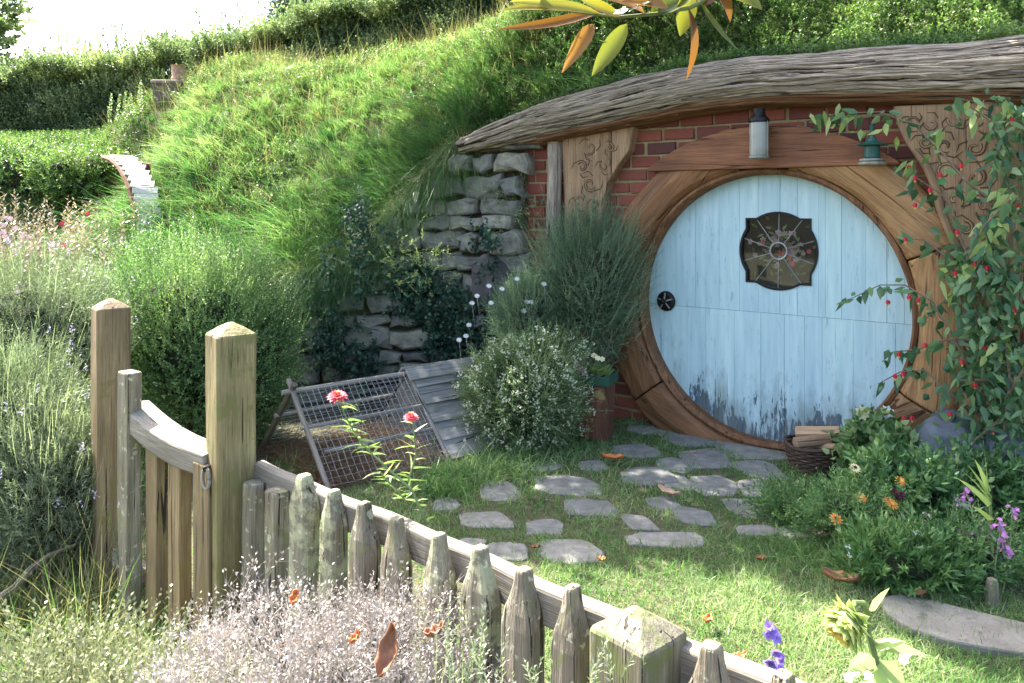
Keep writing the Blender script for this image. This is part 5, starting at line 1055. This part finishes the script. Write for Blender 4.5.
ls.blades(np.stack([X, Y, gz(X, Y)], -1), nrm(r.normal(size=(n, 3))*.8+np.array([0, 0, .4])), .045, .0028, r.normal(size=(n, 3))*.3, 2); tag(ls.build('lawn_thatch', M['drygrass']), 'pale dead grass mixed through the lawn', 'grass', kind='stuff')
# longer tufts by the coop and at the foot of the wall
ls = LS(606); n = 0
for (px, py, k, L, sd) in [(470, 478, 420, .17, .11), (440, 492, 260, .15, .08), (520, 472, 300, .14, .12), (500, 462, 300, .14, .10), (690, 430, 90, .10, .07), (640, 425, 120, .12, .06), (560, 462, 160, .10, .1), (300, 470, 200, .14, .12), (850, 560, 500, .10, .16), (800, 505, 400, .10, .13), (905, 560, 300, .12, .1)]:
    c = G(px, py); ls.blades(np.c_[c[0]+r.normal(size=k)*sd, c[1]+r.normal(size=k)*sd*.8, np.zeros(k)], nrm(r.normal(size=(k, 3))*.5+np.array([0, 0, .8])), L*r.uniform(.6, 1.2, k), .006, r.normal(size=(k, 3))*.3+np.array([0, 0, -.5]), 3, r.uniform(.2, .8, k))
tag(ls.build('grass_tufts', M['grass']), 'longer shaded grass tufts beside coop, stones and flower bed', 'grass', kind='stuff')

# ------------------------------------------------------------------ flower bed on the right
def bedplant(name, px, py, rad, n, mat, lab, cat, seed, sp, up=.6, lump=.34, core=.5, base=0.0, **kw):
    c = G(px, py); return shrub(name, (c[0], c[1], rad[2]*.7), rad, n, mat, lab, cat, seed, sp, up, lump, .4, core, zb_=base, **kw)
LF = dict(ln=.13, nl=8, LL=.055, LW=.018, ang=.85)
e = bedplant('dahlia_plant', 877, 488, (.165, .14, .22), 330, 'bush', 'bushy dahlia with broad leaves and two cream flowers beside the basket', 'flowering plant', 620, dict(ln=.12, nl=6, LL=.065, LW=.042, ang=1.0), core=.4)
for (x, y) in [(887, 413), (862, 413)]:
    q = P(x, y, 4.12); fl = LS(x); fl.flower(q, np.array([.05, -.9, .4]), .042, 8, .62, .15); fl.build('flower', M['white' if x == 887 else 'cream'], e); b = MB(x); b.tube([q+np.array([0, .01, 0]), q+np.array([0, .03, -.08]), q+np.array([0, .04, -.2])], .003, 5); b.build('flower_stem', M['stem'], e)
    fl = LS(x+1); fl.flower(q+np.array([0, -.008, .003]), np.array([0, -.9, .4]), .012, 8, .8, .6); fl.build('flower_centre', M['yellow'], e)
FINE = dict(ln=.13, nl=13, LL=.028, LW=.007, ang=.9)
e = bedplant('gaillardia', 850, 540, (.22, .20, .15), 620, 'bedleaf', 'feathery leaved plant with orange and yellow daisies at the front of the bed', 'flowering plant', 630, FINE)
for i, (x, y) in enumerate([(861, 498), (889, 502), (892, 504), (836, 519), (901, 481), (855, 468)]):
    q = P(x, y, 3.12+(3.7-3.12)*(540-y)/90 if y > 475 else 3.55); fl = LS(630+i); n_ = np.array([.1, -.6, .8]); fl.flower(q, n_, .026, 10, .4, .1); fl.build('daisy', M['orange' if i != 5 else 'cream'], e)
    fl = LS(640+i); fl.flower(q+n_*.004, n_, .010, 8, .6, .3); fl.build('daisy_centre', M['maroon' if i % 2 else 'yellow'], e); fl = LS(650+i); fl.flower(q-n_*.002, n_, .030, 10, .25, .1); fl.blades(q, np.array([0, .15, -1]), .12, .003, np.zeros(3), 1); fl.build('outer_petals', M['yellow'], e)
e = bedplant('bedding_plant', 905, 520, (.25, .24, .19), 620, 'bedleaf', 'loose green plant with dark maroon blooms in the middle of the bed', 'flowering plant', 660, LF)
fl = LS(661); r = RG(661); fl.flower(np.array([P(x, y, 3.3) for x, y in [(895, 492), (898, 498), (900, 516), (896, 521), (892, 517), (902, 495)]]), np.array([0, -.7, .7]), .017, 7, .7, .3, rows=2); fl.build('blossoms', M['maroon'], e)
e = bedplant('bedding_plant', 905, 585, (.25, .16, .13), 520, 'bedleaf', 'low narrow leaved clump spilling over the slab with few white stars', 'flowering plant', 670, dict(ln=.10, nl=8, LL=.055, LW=.011, ang=.7))
fl = LS(671); fl.flower(np.array([P(x, y, 3.02) for x, y in [(848, 547), (893, 556), (916, 532), (850, 555), (872, 573)]]), np.array([0, -.7, .7]), .014, 5, .7, .2); fl.build('blossoms', M['white'], e)
e = bedplant('bedding_plant', 968, 515, (.26, .22, .16), 480, 'bedleaf', 'tall dark green bedding plant below the hanging climber', 'flowering plant', 680, LF, base=0)
e = bedplant('bedding_plant', 975, 575, (.26, .2, .13), 420, 'bedleaf', 'low dark bedding plant next to the wooden stake', 'flowering plant', 681, FINE)
e = bedplant('bedding_plant', 800, 520, (.17, .14, .09), 420, 'bedleaf', 'small low plant at the left edge of the bed under the basket', 'plant', 683, FINE)
def stalks(name, lab, base, tips, mat, lmat, fl_mat, frad, seed, nl=14, LL=.07, LW=.014, cluster=6):
    e = empty(name, base, lab, 'flowering plant'); r = RG(seed); ls = LS(seed); b = MB(seed); fl = LS(seed+1)
    for t in tips:
        t = np.array(t); m = (base+t)/2+np.array([r.normal()*.03, r.normal()*.03, 0]); pts = np.array([base+r.normal(size=3)*.01*np.array([1, 1, 0]), m, t]); b.tube([pts[0], (pts[0]+pts[1])/2+.2*(pts[1]-(pts[0]+pts[2])/2), pts[1], (pts[1]+pts[2])/2, t], [.0035, .0035, .003, .0025, .0018], 5)
        k = nl; s = r.uniform(.1, .95, k)[:, None]; q = np.where(s < .5, pts[0]+(pts[1]-pts[0])*s*2, pts[1]+(t-pts[1])*(s*2-1)); a = r.uniform(0, 6.28, k)
        ls.leaf(q, np.stack([np.cos(a), np.sin(a), r.uniform(.1, .9, k)], -1), ZV+r.normal(size=(k, 3))*.3, LL*r.uniform(.6, 1.2, k), LW, fold=-.1)
        if fl_mat: c = t+r.normal(size=(cluster, 3))*.013; fl.flower(c, nrm(np.array([0, -.6, .5])+r.normal(size=(cluster, 3))*.5), frad, 5, .75, .25)
    b.build('stem', M[mat], e); ls.build('leaves', M[lmat], e)
    if fl_mat: fl.build('blossoms', M[fl_mat], e)
    return e
base = G(1000, 600); Yb = base[1]
stalks('phlox', 'upright stalks with bright mauve flower clusters at the right of the bed', base, [P(967, 494, 3.2), P(963, 501, 3.3), P(1001, 528, 3.0), P(1004, 536, 3.0), P(966, 533, 3.15), P(1006, 552, 2.95), P(971, 538, 3.1), P(1012, 512, 3.1)], 'stem', 'rosemary', 'mauve', .0105, 690, cluster=9)
stalks('phlox', 'paler faded phlox stalks with small pinkish blooms by the slab', G(945, 605), [P(934, 570, 3.1), P(936, 586, 3.0), P(927, 518, 3.3), P(980, 520, 3.3), P(941, 470, 3.7), P(958, 462, 3.7), P(925, 468, 3.7)], 'stem', 'bedleaf', 'pale', .011, 692, nl=8, LL=.045)
base = G(996, 600); e = empty('lily_shoot', base, 'single tall lily shoot with broad pale green leaves over the bed', 'plant'); b = MB(700); tp = P(983, 468, 3.0); b.tube([base, P(992, 540, 3.05), P(990, 500, 3.0), tp], [.006, .006, .005, .003], 6); b.build('stem', M['stem'], e)
ls = LS(700)
for (x0, y0, x1, y1) in [(990, 500, 962, 462), (990, 497, 968, 457), (989, 492, 975, 452), (988, 488, 984, 440), (990, 505, 958, 470), (991, 520, 972, 500)]:
    a, c = P(x0, y0, 3.0), P(x1, y1, 2.95); d = c-a; ls.blades(a, d, np.linalg.norm(d), .022, np.array([0, 0, -.15]), 4, .8)
ls.build('leaves', M['vinelight'], e)

# ------------------------------------------------------------------ flowering climber (hanging red lanterns) on the right
vine = empty('flowering_maple', G(990, 520)+np.array([0, .3, 0]), 'climbing shrub with pointed leaves and hanging red lantern flowers on the right bracket', 'climber')
r = RG(710); ls = LS(710); ll = LS(711); b = MB(711)
def branch_px(pts, d, rad0=.006):
    n = len(pts); return np.array([Fw(x, y, d+.05*math.sin(i*1.3)) for i, (x, y) in enumerate(pts)])
br = [([(990, 470), (985, 400), (975, 330), (985, 260), (990, 190), (1005, 130)], .25), ([(1000, 470), (1010, 380), (1000, 300), (1015, 220), (1020, 120)], .32), ([(985, 400), (950, 330), (930, 300), (905, 285), (880, 285), (848, 300)], .30), ([(975, 340), (945, 340), (915, 350), (893, 352), (882, 362)], .30),
      ([(985, 420), (950, 395), (925, 370), (900, 372), (878, 384)], .30), ([(970, 330), (950, 260), (925, 240), (900, 238)], .28), ([(990, 200), (965, 180), (940, 150), (915, 125), (880, 112), (845, 113), (815, 117)], .34), ([(1000, 150), (990, 120), (960, 100), (1010, 105)], .34), ([(1000, 260), (970, 280), (945, 300), (925, 320)], .32),
      ([(990, 450), (955, 430), (935, 410), (925, 425)], .30), ([(1005, 400), (1030, 360), (1040, 300), (1050, 200)], .36), ([(1000, 470), (960, 460), (945, 440)], .34), ([(985, 300), (960, 235), (950, 200), (905, 170)], .30), ([(1000, 420), (975, 440), (965, 470), (960, 490)], .35), ([(990, 380), (960, 380), (940, 400)], .33), ([(1010, 200), (985, 225), (965, 262)], .38)]
for pts, d in br:
    q = branch_px(pts, d); K = len(q); b.tube(q, np.linspace(.007, .0022, K), 5, rough=.1)
    for i in range(K-1):
        L = np.linalg.norm(q[i+1]-q[i]); m = max(2, int(L*46)); s = r.random(m)[:, None]; a = q[i]+(q[i+1]-q[i])*s; off = .045 if q[i][0] > 2.15 else .012
        a = a+r.normal(size=(m, 3))*off; dr = nrm(r.normal(size=(m, 3))*.55+nrm(q[i+1]-q[i])*.4+np.array([0, -.25, -.75])); nv = np.array([-.4, -.8, .35])+r.normal(size=(m, 3))*.35
        ls.leaf2(a, dr, nv, r.uniform(.035, .105, m), r.uniform(.016, .042, m))
# dense mass over the post
n = 2300; u = []; P_ = []
for k in range(n):
    x = r.normal(995, 26); y = r.uniform(95, 500); 
    if x < 935+22*abs(math.sin(y*.035)) or x > 1120: continue
    if y < 245 and x < 990: continue
    if y < 250 and r.random() < .6: continue
    if 230 < y < 440 and 958 < x < 985 and r.random() < .35: continue
    P_.append(Fw(x, y, r.uniform(.16, .42)))
P_ = np.array(P_); m = len(P_); ls.leaf2(P_, nrm(r.normal(size=(m, 3))*.6+np.array([0, -.25, -.8])), np.array([-.4, -.8, .35])+r.normal(size=(m, 3))*.45, r.uniform(.03, .09, m), r.uniform(.014, .036, m))
for (x, y, k, lit) in [(822, 118, 6, 1), (840, 115, 5, 1), (858, 120, 4, 1), (886, 128, 3, 1), (905, 165, 3, 1), (1010, 105, 7, 1), (975, 108, 6, 1), (1000, 215, 10, 1), (985, 235, 9, 1), (965, 265, 7, 1), (955, 275, 6, 1), (1005, 195, 7, 1), (1015, 345, 5, 1), (940, 130, 3, 1), (993, 350, 4, 1)]:
    q = Fw(x, y, .36)+r.normal(size=(k, 3))*.03; ll.leaf2(q, nrm(r.normal(size=(k, 3))*.45+np.array([-.35, -.1, -.8])), np.array([-.4, -.8, .35])+r.normal(size=(k, 3))*.4, r.uniform(.06, .11, k), r.uniform(.024, .038, k))
ls.build('leaves', M['vine'], vine); ll.build('young_leaves', M['vinelight'], vine); b.build('branch', M['twig'], vine)
for i, (x, y) in enumerate([(909, 167), (961, 166), (915, 178), (905, 239), (940, 175), (993, 260), (999, 263), (1003, 262), (987, 268), (955, 273), (975, 264), (909, 297), (918, 300), (899, 354), (962, 362), (895, 376), (903, 374), (904, 418), (912, 418), (993, 430), (975, 385), (985, 348), (1018, 205), (1015, 310), (950, 414), (957, 232), (888, 302), (1012, 120), (930, 190), (1005, 215), (915, 205), (925, 345)]):
    q = Fw(x, y, .37); fl = LS(720+i)
    for k in range(5):
        t = k*1.2566; o = np.array([math.cos(t), math.sin(t), 0])*.006; fl.leaf(q+np.array([0, 0, .012])+o, o*20+np.array([0, 0, -1.2]), o, .026, .018, mid=.5)
    f = fl.build('lantern_flower', M['red'], vine); fl = LS(760+i); fl.leaf(np.repeat(q[None]+np.array([0, 0, -.010]), 4, 0), nrm(np.array([[.3, 0, -1], [-.3, 0, -1], [0, .3, -1], [0, -.3, -1]])), np.array([0, -1, .1]), .014, .009)
    fl.build('inner_petals', M['yellow'], f)

# ------------------------------------------------------------------ foreground flowers
zn = P(428, 545, 2.2); e = empty('zinnia', (zn[0], zn[1], 0), 'two coral pink zinnias on pale leafy stems rising behind the fence', 'flower'); b = MB(800); ls = LS(800); r = RG(800)
s1 = np.array([P(432, 560, 2.15), P(425, 520, 2.15), P(412, 490, 2.16), P(385, 466, 2.18), P(362, 444, 2.2), P(350, 425, 2.2), P(339, 402, 2.2)]); s1 = np.vstack([[zn[0], zn[1], 0.0], s1]); s2 = np.array([P(408, 482, 2.16), P(416, 455, 2.17), P(413, 420, 2.18)]); s3 = np.array([P(412, 490, 2.16), P(405, 500, 2.16), P(380, 472, 2.14)])
for s_, r0 in ((s1, .0045), (s2, .003), (s3, .003)): b.tube(s_, np.linspace(r0, .0022, len(s_)), 6)
b.build('stem', M['stem'], e)
for s_, k in ((s1[1:], 52), (s2, 14), (s3, 16)):
    t = r.random(k)**.7*(len(s_)-1.001); i = t.astype(int); q = s_[i]+(s_[i+1]-s_[i])*(t-i)[:, None]; a = r.uniform(0, 6.28, k); ls.blades(q, nrm(np.stack([np.cos(a), np.sin(a)*.6, r.uniform(.0, .8, k)], -1)), r.uniform(.03, .062, k), .0062, np.array([0, 0, -.25])+r.normal(size=(k, 3))*.15, 3, r.uniform(.3, 1, k))
ls.build('leaves', M['vinelight'], e)
for (x, y, Y, R) in [(337, 396, 2.2, .030), (411, 417, 2.18, .023)]:
    fl = LS(x); q = P(x, y, Y); fl.flower(q, np.array([.05, -.35, .9]), R, 13, .5, -.05, rows=3); fl.build('flower', M['pink'], e); fl = LS(x+1); fl.flower(q+ZV*.008, ZV, .010, 8, .6, .7); fl.build('flower_centre', M['orange'], e)
# drooping sunflower
sb = P(885, 760, 1.62); e = empty('sunflower', sb, 'drooping half closed yellow green sunflower head on a pale stem at the bottom', 'sunflower')
st_ = np.array([sb, P(880, 683, 1.62), P(874, 655, 1.62), P(868, 632, 1.62), P(868, 614, 1.62), P(864, 603, 1.61), P(854, 603, 1.60)]); b = MB(820); b.tube(st_, [.008, .008, .0075, .0065, .0055, .005, .006], 8); b.build('stem', M['stem'], e)
ls = LS(820); r = RG(820); c = P(848, 622, 1.59); nf = nrm(np.array([-.75, -.35, -.55])); a1 = nrm(np.cross(nf, ZV)); a2 = np.cross(nf, a1)
for row, (k, R, tl, L) in enumerate([(16, .008, -.2, .034), (18, .022, .2, .034), (20, .034, .75, .036), (20, .036, 1.4, .034), (16, .030, 2.2, .028)]):
    for i in range(k):
        t = 2*math.pi*i/k+row*.3+r.normal()*.08; o = a1*math.cos(t)+a2*math.sin(t); ls.leaf2(c-nf*.020+nf*.008*row+o*R*.6, nrm(o+nf*tl*.7+r.normal(size=3)*.15), nf*-1+o*.5, L*r.uniform(.8, 1.3), .024, fold=-.2)
ls.build('bracts', fol('pale_bracts', (.30, .38, .12), (.50, .54, .22), (.68, .66, .36), .35), e)
import bmesh as _b
bm = _b.new(); _b.ops.create_icosphere(bm, subdivisions=3, radius=.026); V = np.array([v.co[:] for v in bm.verts]); Fc = [tuple(v.index for v in f.verts) for f in bm.faces]; bm.free(); b = MB(821); b.add(c+V*(1+.05*sn(V*100, 3, .5))[:, None], Fc); b.build('seed_head', M['stem'], e, smooth=True)
fl = LS(822); fl.flower(c+nf*.026, nf, .030, 14, .3, .5); fl.build('petals', M['yellow'], e)
for (x0, y0, x1, y1, w, L_) in [(868, 612, 884, 588, .016, 'p'), (867, 618, 842, 632, .026, 'm'), (874, 655, 850, 668, .030, 'l'), (875, 660, 905, 690, .05, 'l'), (878, 680, 868, 705, .04, 'l'), (872, 645, 902, 640, .02, 'm'), (871, 640, 925, 652, .022, 'm'), (880, 690, 850, 720, .05, 'l')]:
    a, c2 = P(x0, y0, 1.62), P(x1, y1, 1.57); ls = LS(x1); d = c2-a; ls.leaf2(a, d, np.array([-.2, -.5, .8]), np.linalg.norm(d)*1.05, w*1.35, .75, fold=-.12, droop=.1); ls.build('leaf', M['vinelight'], e)
# violet flowers
for (pts, lab, Y) in [([(770, 626), (773, 632), (769, 634), (776, 638)], 'upper violet blossom cluster at the bottom of the lawn', 1.9), ([(776, 652), (781, 658), (772, 664), (779, 668), (768, 660)], 'lower violet blossom cluster below the upper one', 1.88)]:
    q0 = P(pts[0][0]+8, 740, Y); e = empty('violet_flower', q0, lab, 'flower'); b = MB(int(Y*100)); tp = P(*pts[-1], Y); b.tube([q0, (q0+tp)/2+np.array([.01, 0, 0]), tp, P(*pts[0], Y)], .0018, 5); b.build('stem', M['stem'], e)
    fl = LS(int(Y*1000)); fl.flower(np.array([P(x, y, Y) for x, y in pts]), nrm(np.array([-.2, -.8, .2])+RG(int(Y*1000)).normal(size=(len(pts), 3))*.4), .016, 5, .8, .3, rows=2); fl.build('blossoms', M['violet'], e)
q = P(520+150, 700, 1.9); ls = LS(830)
for (x, y) in [(854, 672), (868, 676), (905, 654), (848, 678), (903, 660)]: ls.flower(P(x, y, 1.9), np.array([0, -.6, .7]), .014, 5, .8)
tag(ls.build('pink_blossoms', M['pale'], origin=P(860, 690, 1.9)), 'small pink blossoms around the drooping sunflower', 'flowers')

# ------------------------------------------------------------------ fallen leaves
def dead(px, py, z, L, w, ang, mat, lab, seed, curl=.35, tilt=(0, 0)):
    c = G(px, py, z) if z is not None else None; r = RG(seed); K, J = 9, 4; V = []; d = np.array([math.cos(ang), math.sin(ang), tilt[0]]); d = nrm(d); s_ = nrm(np.cross(ZV, d)); up = np.cross(d, s_)
    for i in range(K):
        t = i/(K-1); ww = w*math.sin(math.pi*min(.98, max(.02, t**.85)))**.8
        for j in range(-J, J+1): x = j/J; V.append(c+d*(t-.5)*L+s_*x*ww/2+up*(curl*w*(x*x*.8)+curl*L*.25*(2*t-1)**2+.004*math.sin(i*2+j+seed))+np.array([0, 0, .012]))
    nj = 2*J+1; b = MB(seed); b.add(V, [(i*nj+j, i*nj+j+1, (i+1)*nj+j+1, (i+1)*nj+j) for i in range(K-1) for j in range(2*J)]); o = b.build('fallen_leaf', M[mat], origin=c, smooth=True); tag(o, lab, 'fallen leaf', 'fallen leaves')
    m = o.modifiers.new('solid', 'SOLIDIFY'); m.thickness = .0012
for i, a in enumerate([(613, 461, .03, .12, .06, 2.9, 'deadorange', 'bright orange fallen leaf on the grass near the planter'), (669, 496, .03, .14, .05, -.9, 'deadpale', 'curled pale fallen leaf across the stepping stones'), (841, 584, .02, .13, .075, 2.6, 'deadleaf', 'largest glossy brown fallen leaf beside the slab'),
    (862, 569, .03, .12, .05, 2.6, 'deadleaf', 'brown fallen leaf in the bed just above the largest one'), (817, 538, .02, .10, .05, 2.2, 'deadpale', 'pinkish fallen leaf at the right end of the stones'), (797, 488, .02, .09, .035, 3.0, 'deadleaf', 'thin tan fallen leaf below the basket'), (741, 661, .02, .05, .03, .5, 'deadorange', 'crumpled orange leaf on the lawn by the last pickets'),
    (708, 624, .03, .045, .035, 1.0, 'deadorange', 'small orange leaf on the sunlit lawn above the fence end post'), (602, 563, .02, .035, .03, .3, 'deadorange', 'tiny orange leaf next to the sunlit cracked stone'), (535, 550, .01, .05, .02, .1, 'deadleaf', 'small rusty leaf between two sunlit stones'), (930, 545, .05, .11, .05, 2.7, 'deadleaf', 'brown leaf caught among the bed plants'), (918, 598, .02, .08, .035, .2, 'deadleaf', 'dull brown leaf on the bed soil behind the slab'), (761, 562, .02, .04, .03, .2, 'deadleaf', 'small brown leaf where the lawn meets the shade'), (560, 620, .0, .06, .05, .4, 'deadorange', 'reddish leaf seen between the fence pickets'), (52, 636, -.15, .12, .07, .7, 'deadleaf', 'large rusty leaf under the lavender at the lower left'), (693, 455, .03, .05, .02, .4, 'deadpale', 'small pale leaf on the large stone near the door')]): dead(*a, seed=850+i)
for i, (px, py, Y, L, w, an, tl, mat, lab) in enumerate([(391, 658, 1.42, .085, .038, 1.2, 1.4, 'deadleaf', 'big upright brown dead leaf caught in the silvery bush'), (436, 640, 1.50, .04, .026, .4, .3, 'deadleaf', 'curled rusty leaf caught in the right of the silvery bush'), (356, 645, 1.45, .025, .016, .9, .6, 'deadorange', 'tiny orange leaf caught in the middle of the silvery bush'), (296, 604, 1.6, .03, .02, 1.2, 1.0, 'deadorange', 'little orange leaf high in the silvery bush')]):
    q = P(px, py, Y); gpx = 512+FPX*q[0]/q[1]; dead(gpx, HORIZ+(EYE-q[2])*FPX/q[1], q[2], L, w, an, mat, lab, 880+i, .5, (tl, 0))

# ------------------------------------------------------------------ magnolia standing behind the crest, its unseen crown placed along the sun to shade the garden
mt = np.array([2.5, 9.0, 4.3]); mag = empty('magnolia_tree', mt, 'magnolia with long glossy leaves, its unseen crown shaped to shade the garden, one yellowing branch dipping into view', 'tree'); r = RG(900)
tg = []
poly = [(455, 548), (520, 545), (600, 548), (700, 556), (780, 575), (860, 602), (960, 640), (1100, 700)]
while len(tg) < 3300:
    if r.random() < .62:
        x = r.uniform(300, 1150); yl = np.interp(x, [q[0] for q in poly], [q[1] for q in poly]) if x > 455 else np.interp(x, [300, 455], [500, 548]); y = r.uniform(400, yl+6); T = G(x, y)
    else: T = fac(r.uniform(-2.0, 2.2), r.uniform(.2, 2.25), r.uniform(-.1, .4))
    if T[0] < -1.0: continue
    k0 = (EYE+.256*T[1]+.30-T[2])/(SUNV[2]-.256*SUNV[1]); k = k0+r.uniform(0, 1.5); q = T+SUNV*k; tg.append(q)
tg = np.array(tg)
ls = LS(900); n = len(tg); nl = 5
for k in range(nl):
    dd = nrm(r.normal(size=(n, 3))+np.array([0, 0, -.1])); ls.leaf(tg+r.normal(size=(n, 3))*.05, dd, r.normal(size=(n, 3))+np.array([0, 0, 1.2]), r.uniform(.11, .19, n), r.uniform(.045, .07, n))
ls.build('crown', M['mag'], mag)
b = MB(901); b.tube([mt-ZV*.5, mt+np.array([-.2, -.3, 1.2]), mt+np.array([-.7, -.8, 2.2])], [.20, .16, .12], 10, rough=.05); b.build('trunk', M['trunk'], mag)
fork = mt+np.array([-.7, -.8, 2.2]); b = MB(902)
for k in range(26):
    t = tg[r.integers(n)]; m1 = (fork+t)/2+np.array([0, 0, .5])+r.normal(size=3)*.15; b.tube([fork, fork+(m1-fork)*.5+np.array([0, 0, .12]), m1, t], [.06, .045, .025, .006], 6)
b.build('limb', M['trunk'], mag)
YB = 2.35; bp = [P(960, -330, 4.2), P(800, -150, 3.2), P(745, -30, 2.5), P(712, -4, YB), P(690, 8, YB), P(655, 14, YB), P(620, 17, YB), P(590, 14, YB), P(560, 10, YB), P(525, 10, YB)]
b = MB(903); b.tube([fork+np.array([-.8, -2.0, .6])]+bp, [.05, .04, .025, .012, .007, .006, .0055, .005, .004, .003, .002], 7); b.build('hanging_branch', M['stem'], mag)
b = MB(904); b.tube([fork, fork+np.array([-.4, -1.0, .6]), fork+np.array([-.8, -2.0, .6])], [.09, .07, .05], 7); b.build('limb', M['trunk'], mag)
for i, (x0, y0, x1, y1, w, mt_, tw) in enumerate([(600, 14, 503, 10, .038, 'magy', 0), (605, 10, 498, 29, .030, 'mago', .3), (593, 24, 562, 73, .034, 'mago', .2), (627, 24, 592, 76, .042, 'magy', .4), (688, 8, 686, 80, .045, 'mago', .9), (700, 2, 738, 50, .028, 'magy', .5), (728, -4, 762, 10, .05, 'magy', 0), (690, -8, 680, 36, .05, 'magy', .2), (645, 14, 585, -6, .06, 'mago', 0), (660, 12, 640, -14, .06, 'magy', .2), (712, -12, 730, 22, .05, 'mago', .3), (620, 16, 575, -4, .05, 'magy', -.3), (668, 8, 622, 2, .045, 'mago', .1), (650, 15, 700, -12, .05, 'magy', 0), (560, 10, 510, 2, .035, 'magy', .4), (700, 4, 720, -30, .06, 'mago', 0), (740, -20, 775, -6, .05, 'mag', 0)]):
    a, c = P(x0, y0, YB+.02*math.sin(i)), P(x1, y1, YB-.05+.06*math.sin(i*2.1)); d = c-a; L = np.linalg.norm(d); d = d/L; nv = nrm(np.array([.15+tw, -.75, .55])); s_ = nrm(np.cross(d, nv)); nv = np.cross(s_, d); V = []; K = 11
    for k in range(K):
        t = k/(K-1); ww = 1.3*w*max(.02, math.sin(math.pi*t**.8))**.75/2; cen_ = a+d*L*t-nv*.06*L*math.sin(t*math.pi)*(1 if i % 2 else -1)
        for j, h in ((-1, .30), (-.5, .12), (0, 0), (.5, .12), (1, .30)): V.append(cen_+s_*j*ww+nv*h*ww*1.4)
    b = MB(910+i); b.add(V, [(k*5+j, k*5+j+1, (k+1)*5+j+1, (k+1)*5+j) for k in range(K-1) for j in range(4)], rnd=r.random()); b.build('branch_leaf', M[mt_], mag, smooth=True)
b = MB(940); ls = LS(940); ls.flower(P(622, 14, 2.3), np.array([-.3, -.5, .8]), .03, 5, .6, .5); ls.leaf(P(628, 12, 2.3), P(650, 0, 2.3)-P(628, 12, 2.3), np.array([0, -.6, .8]), .075, .022, .8); ls.build('leaf_highlight', M['white'], mag)  # white leaf and rosette paint a bright highlight on the branch
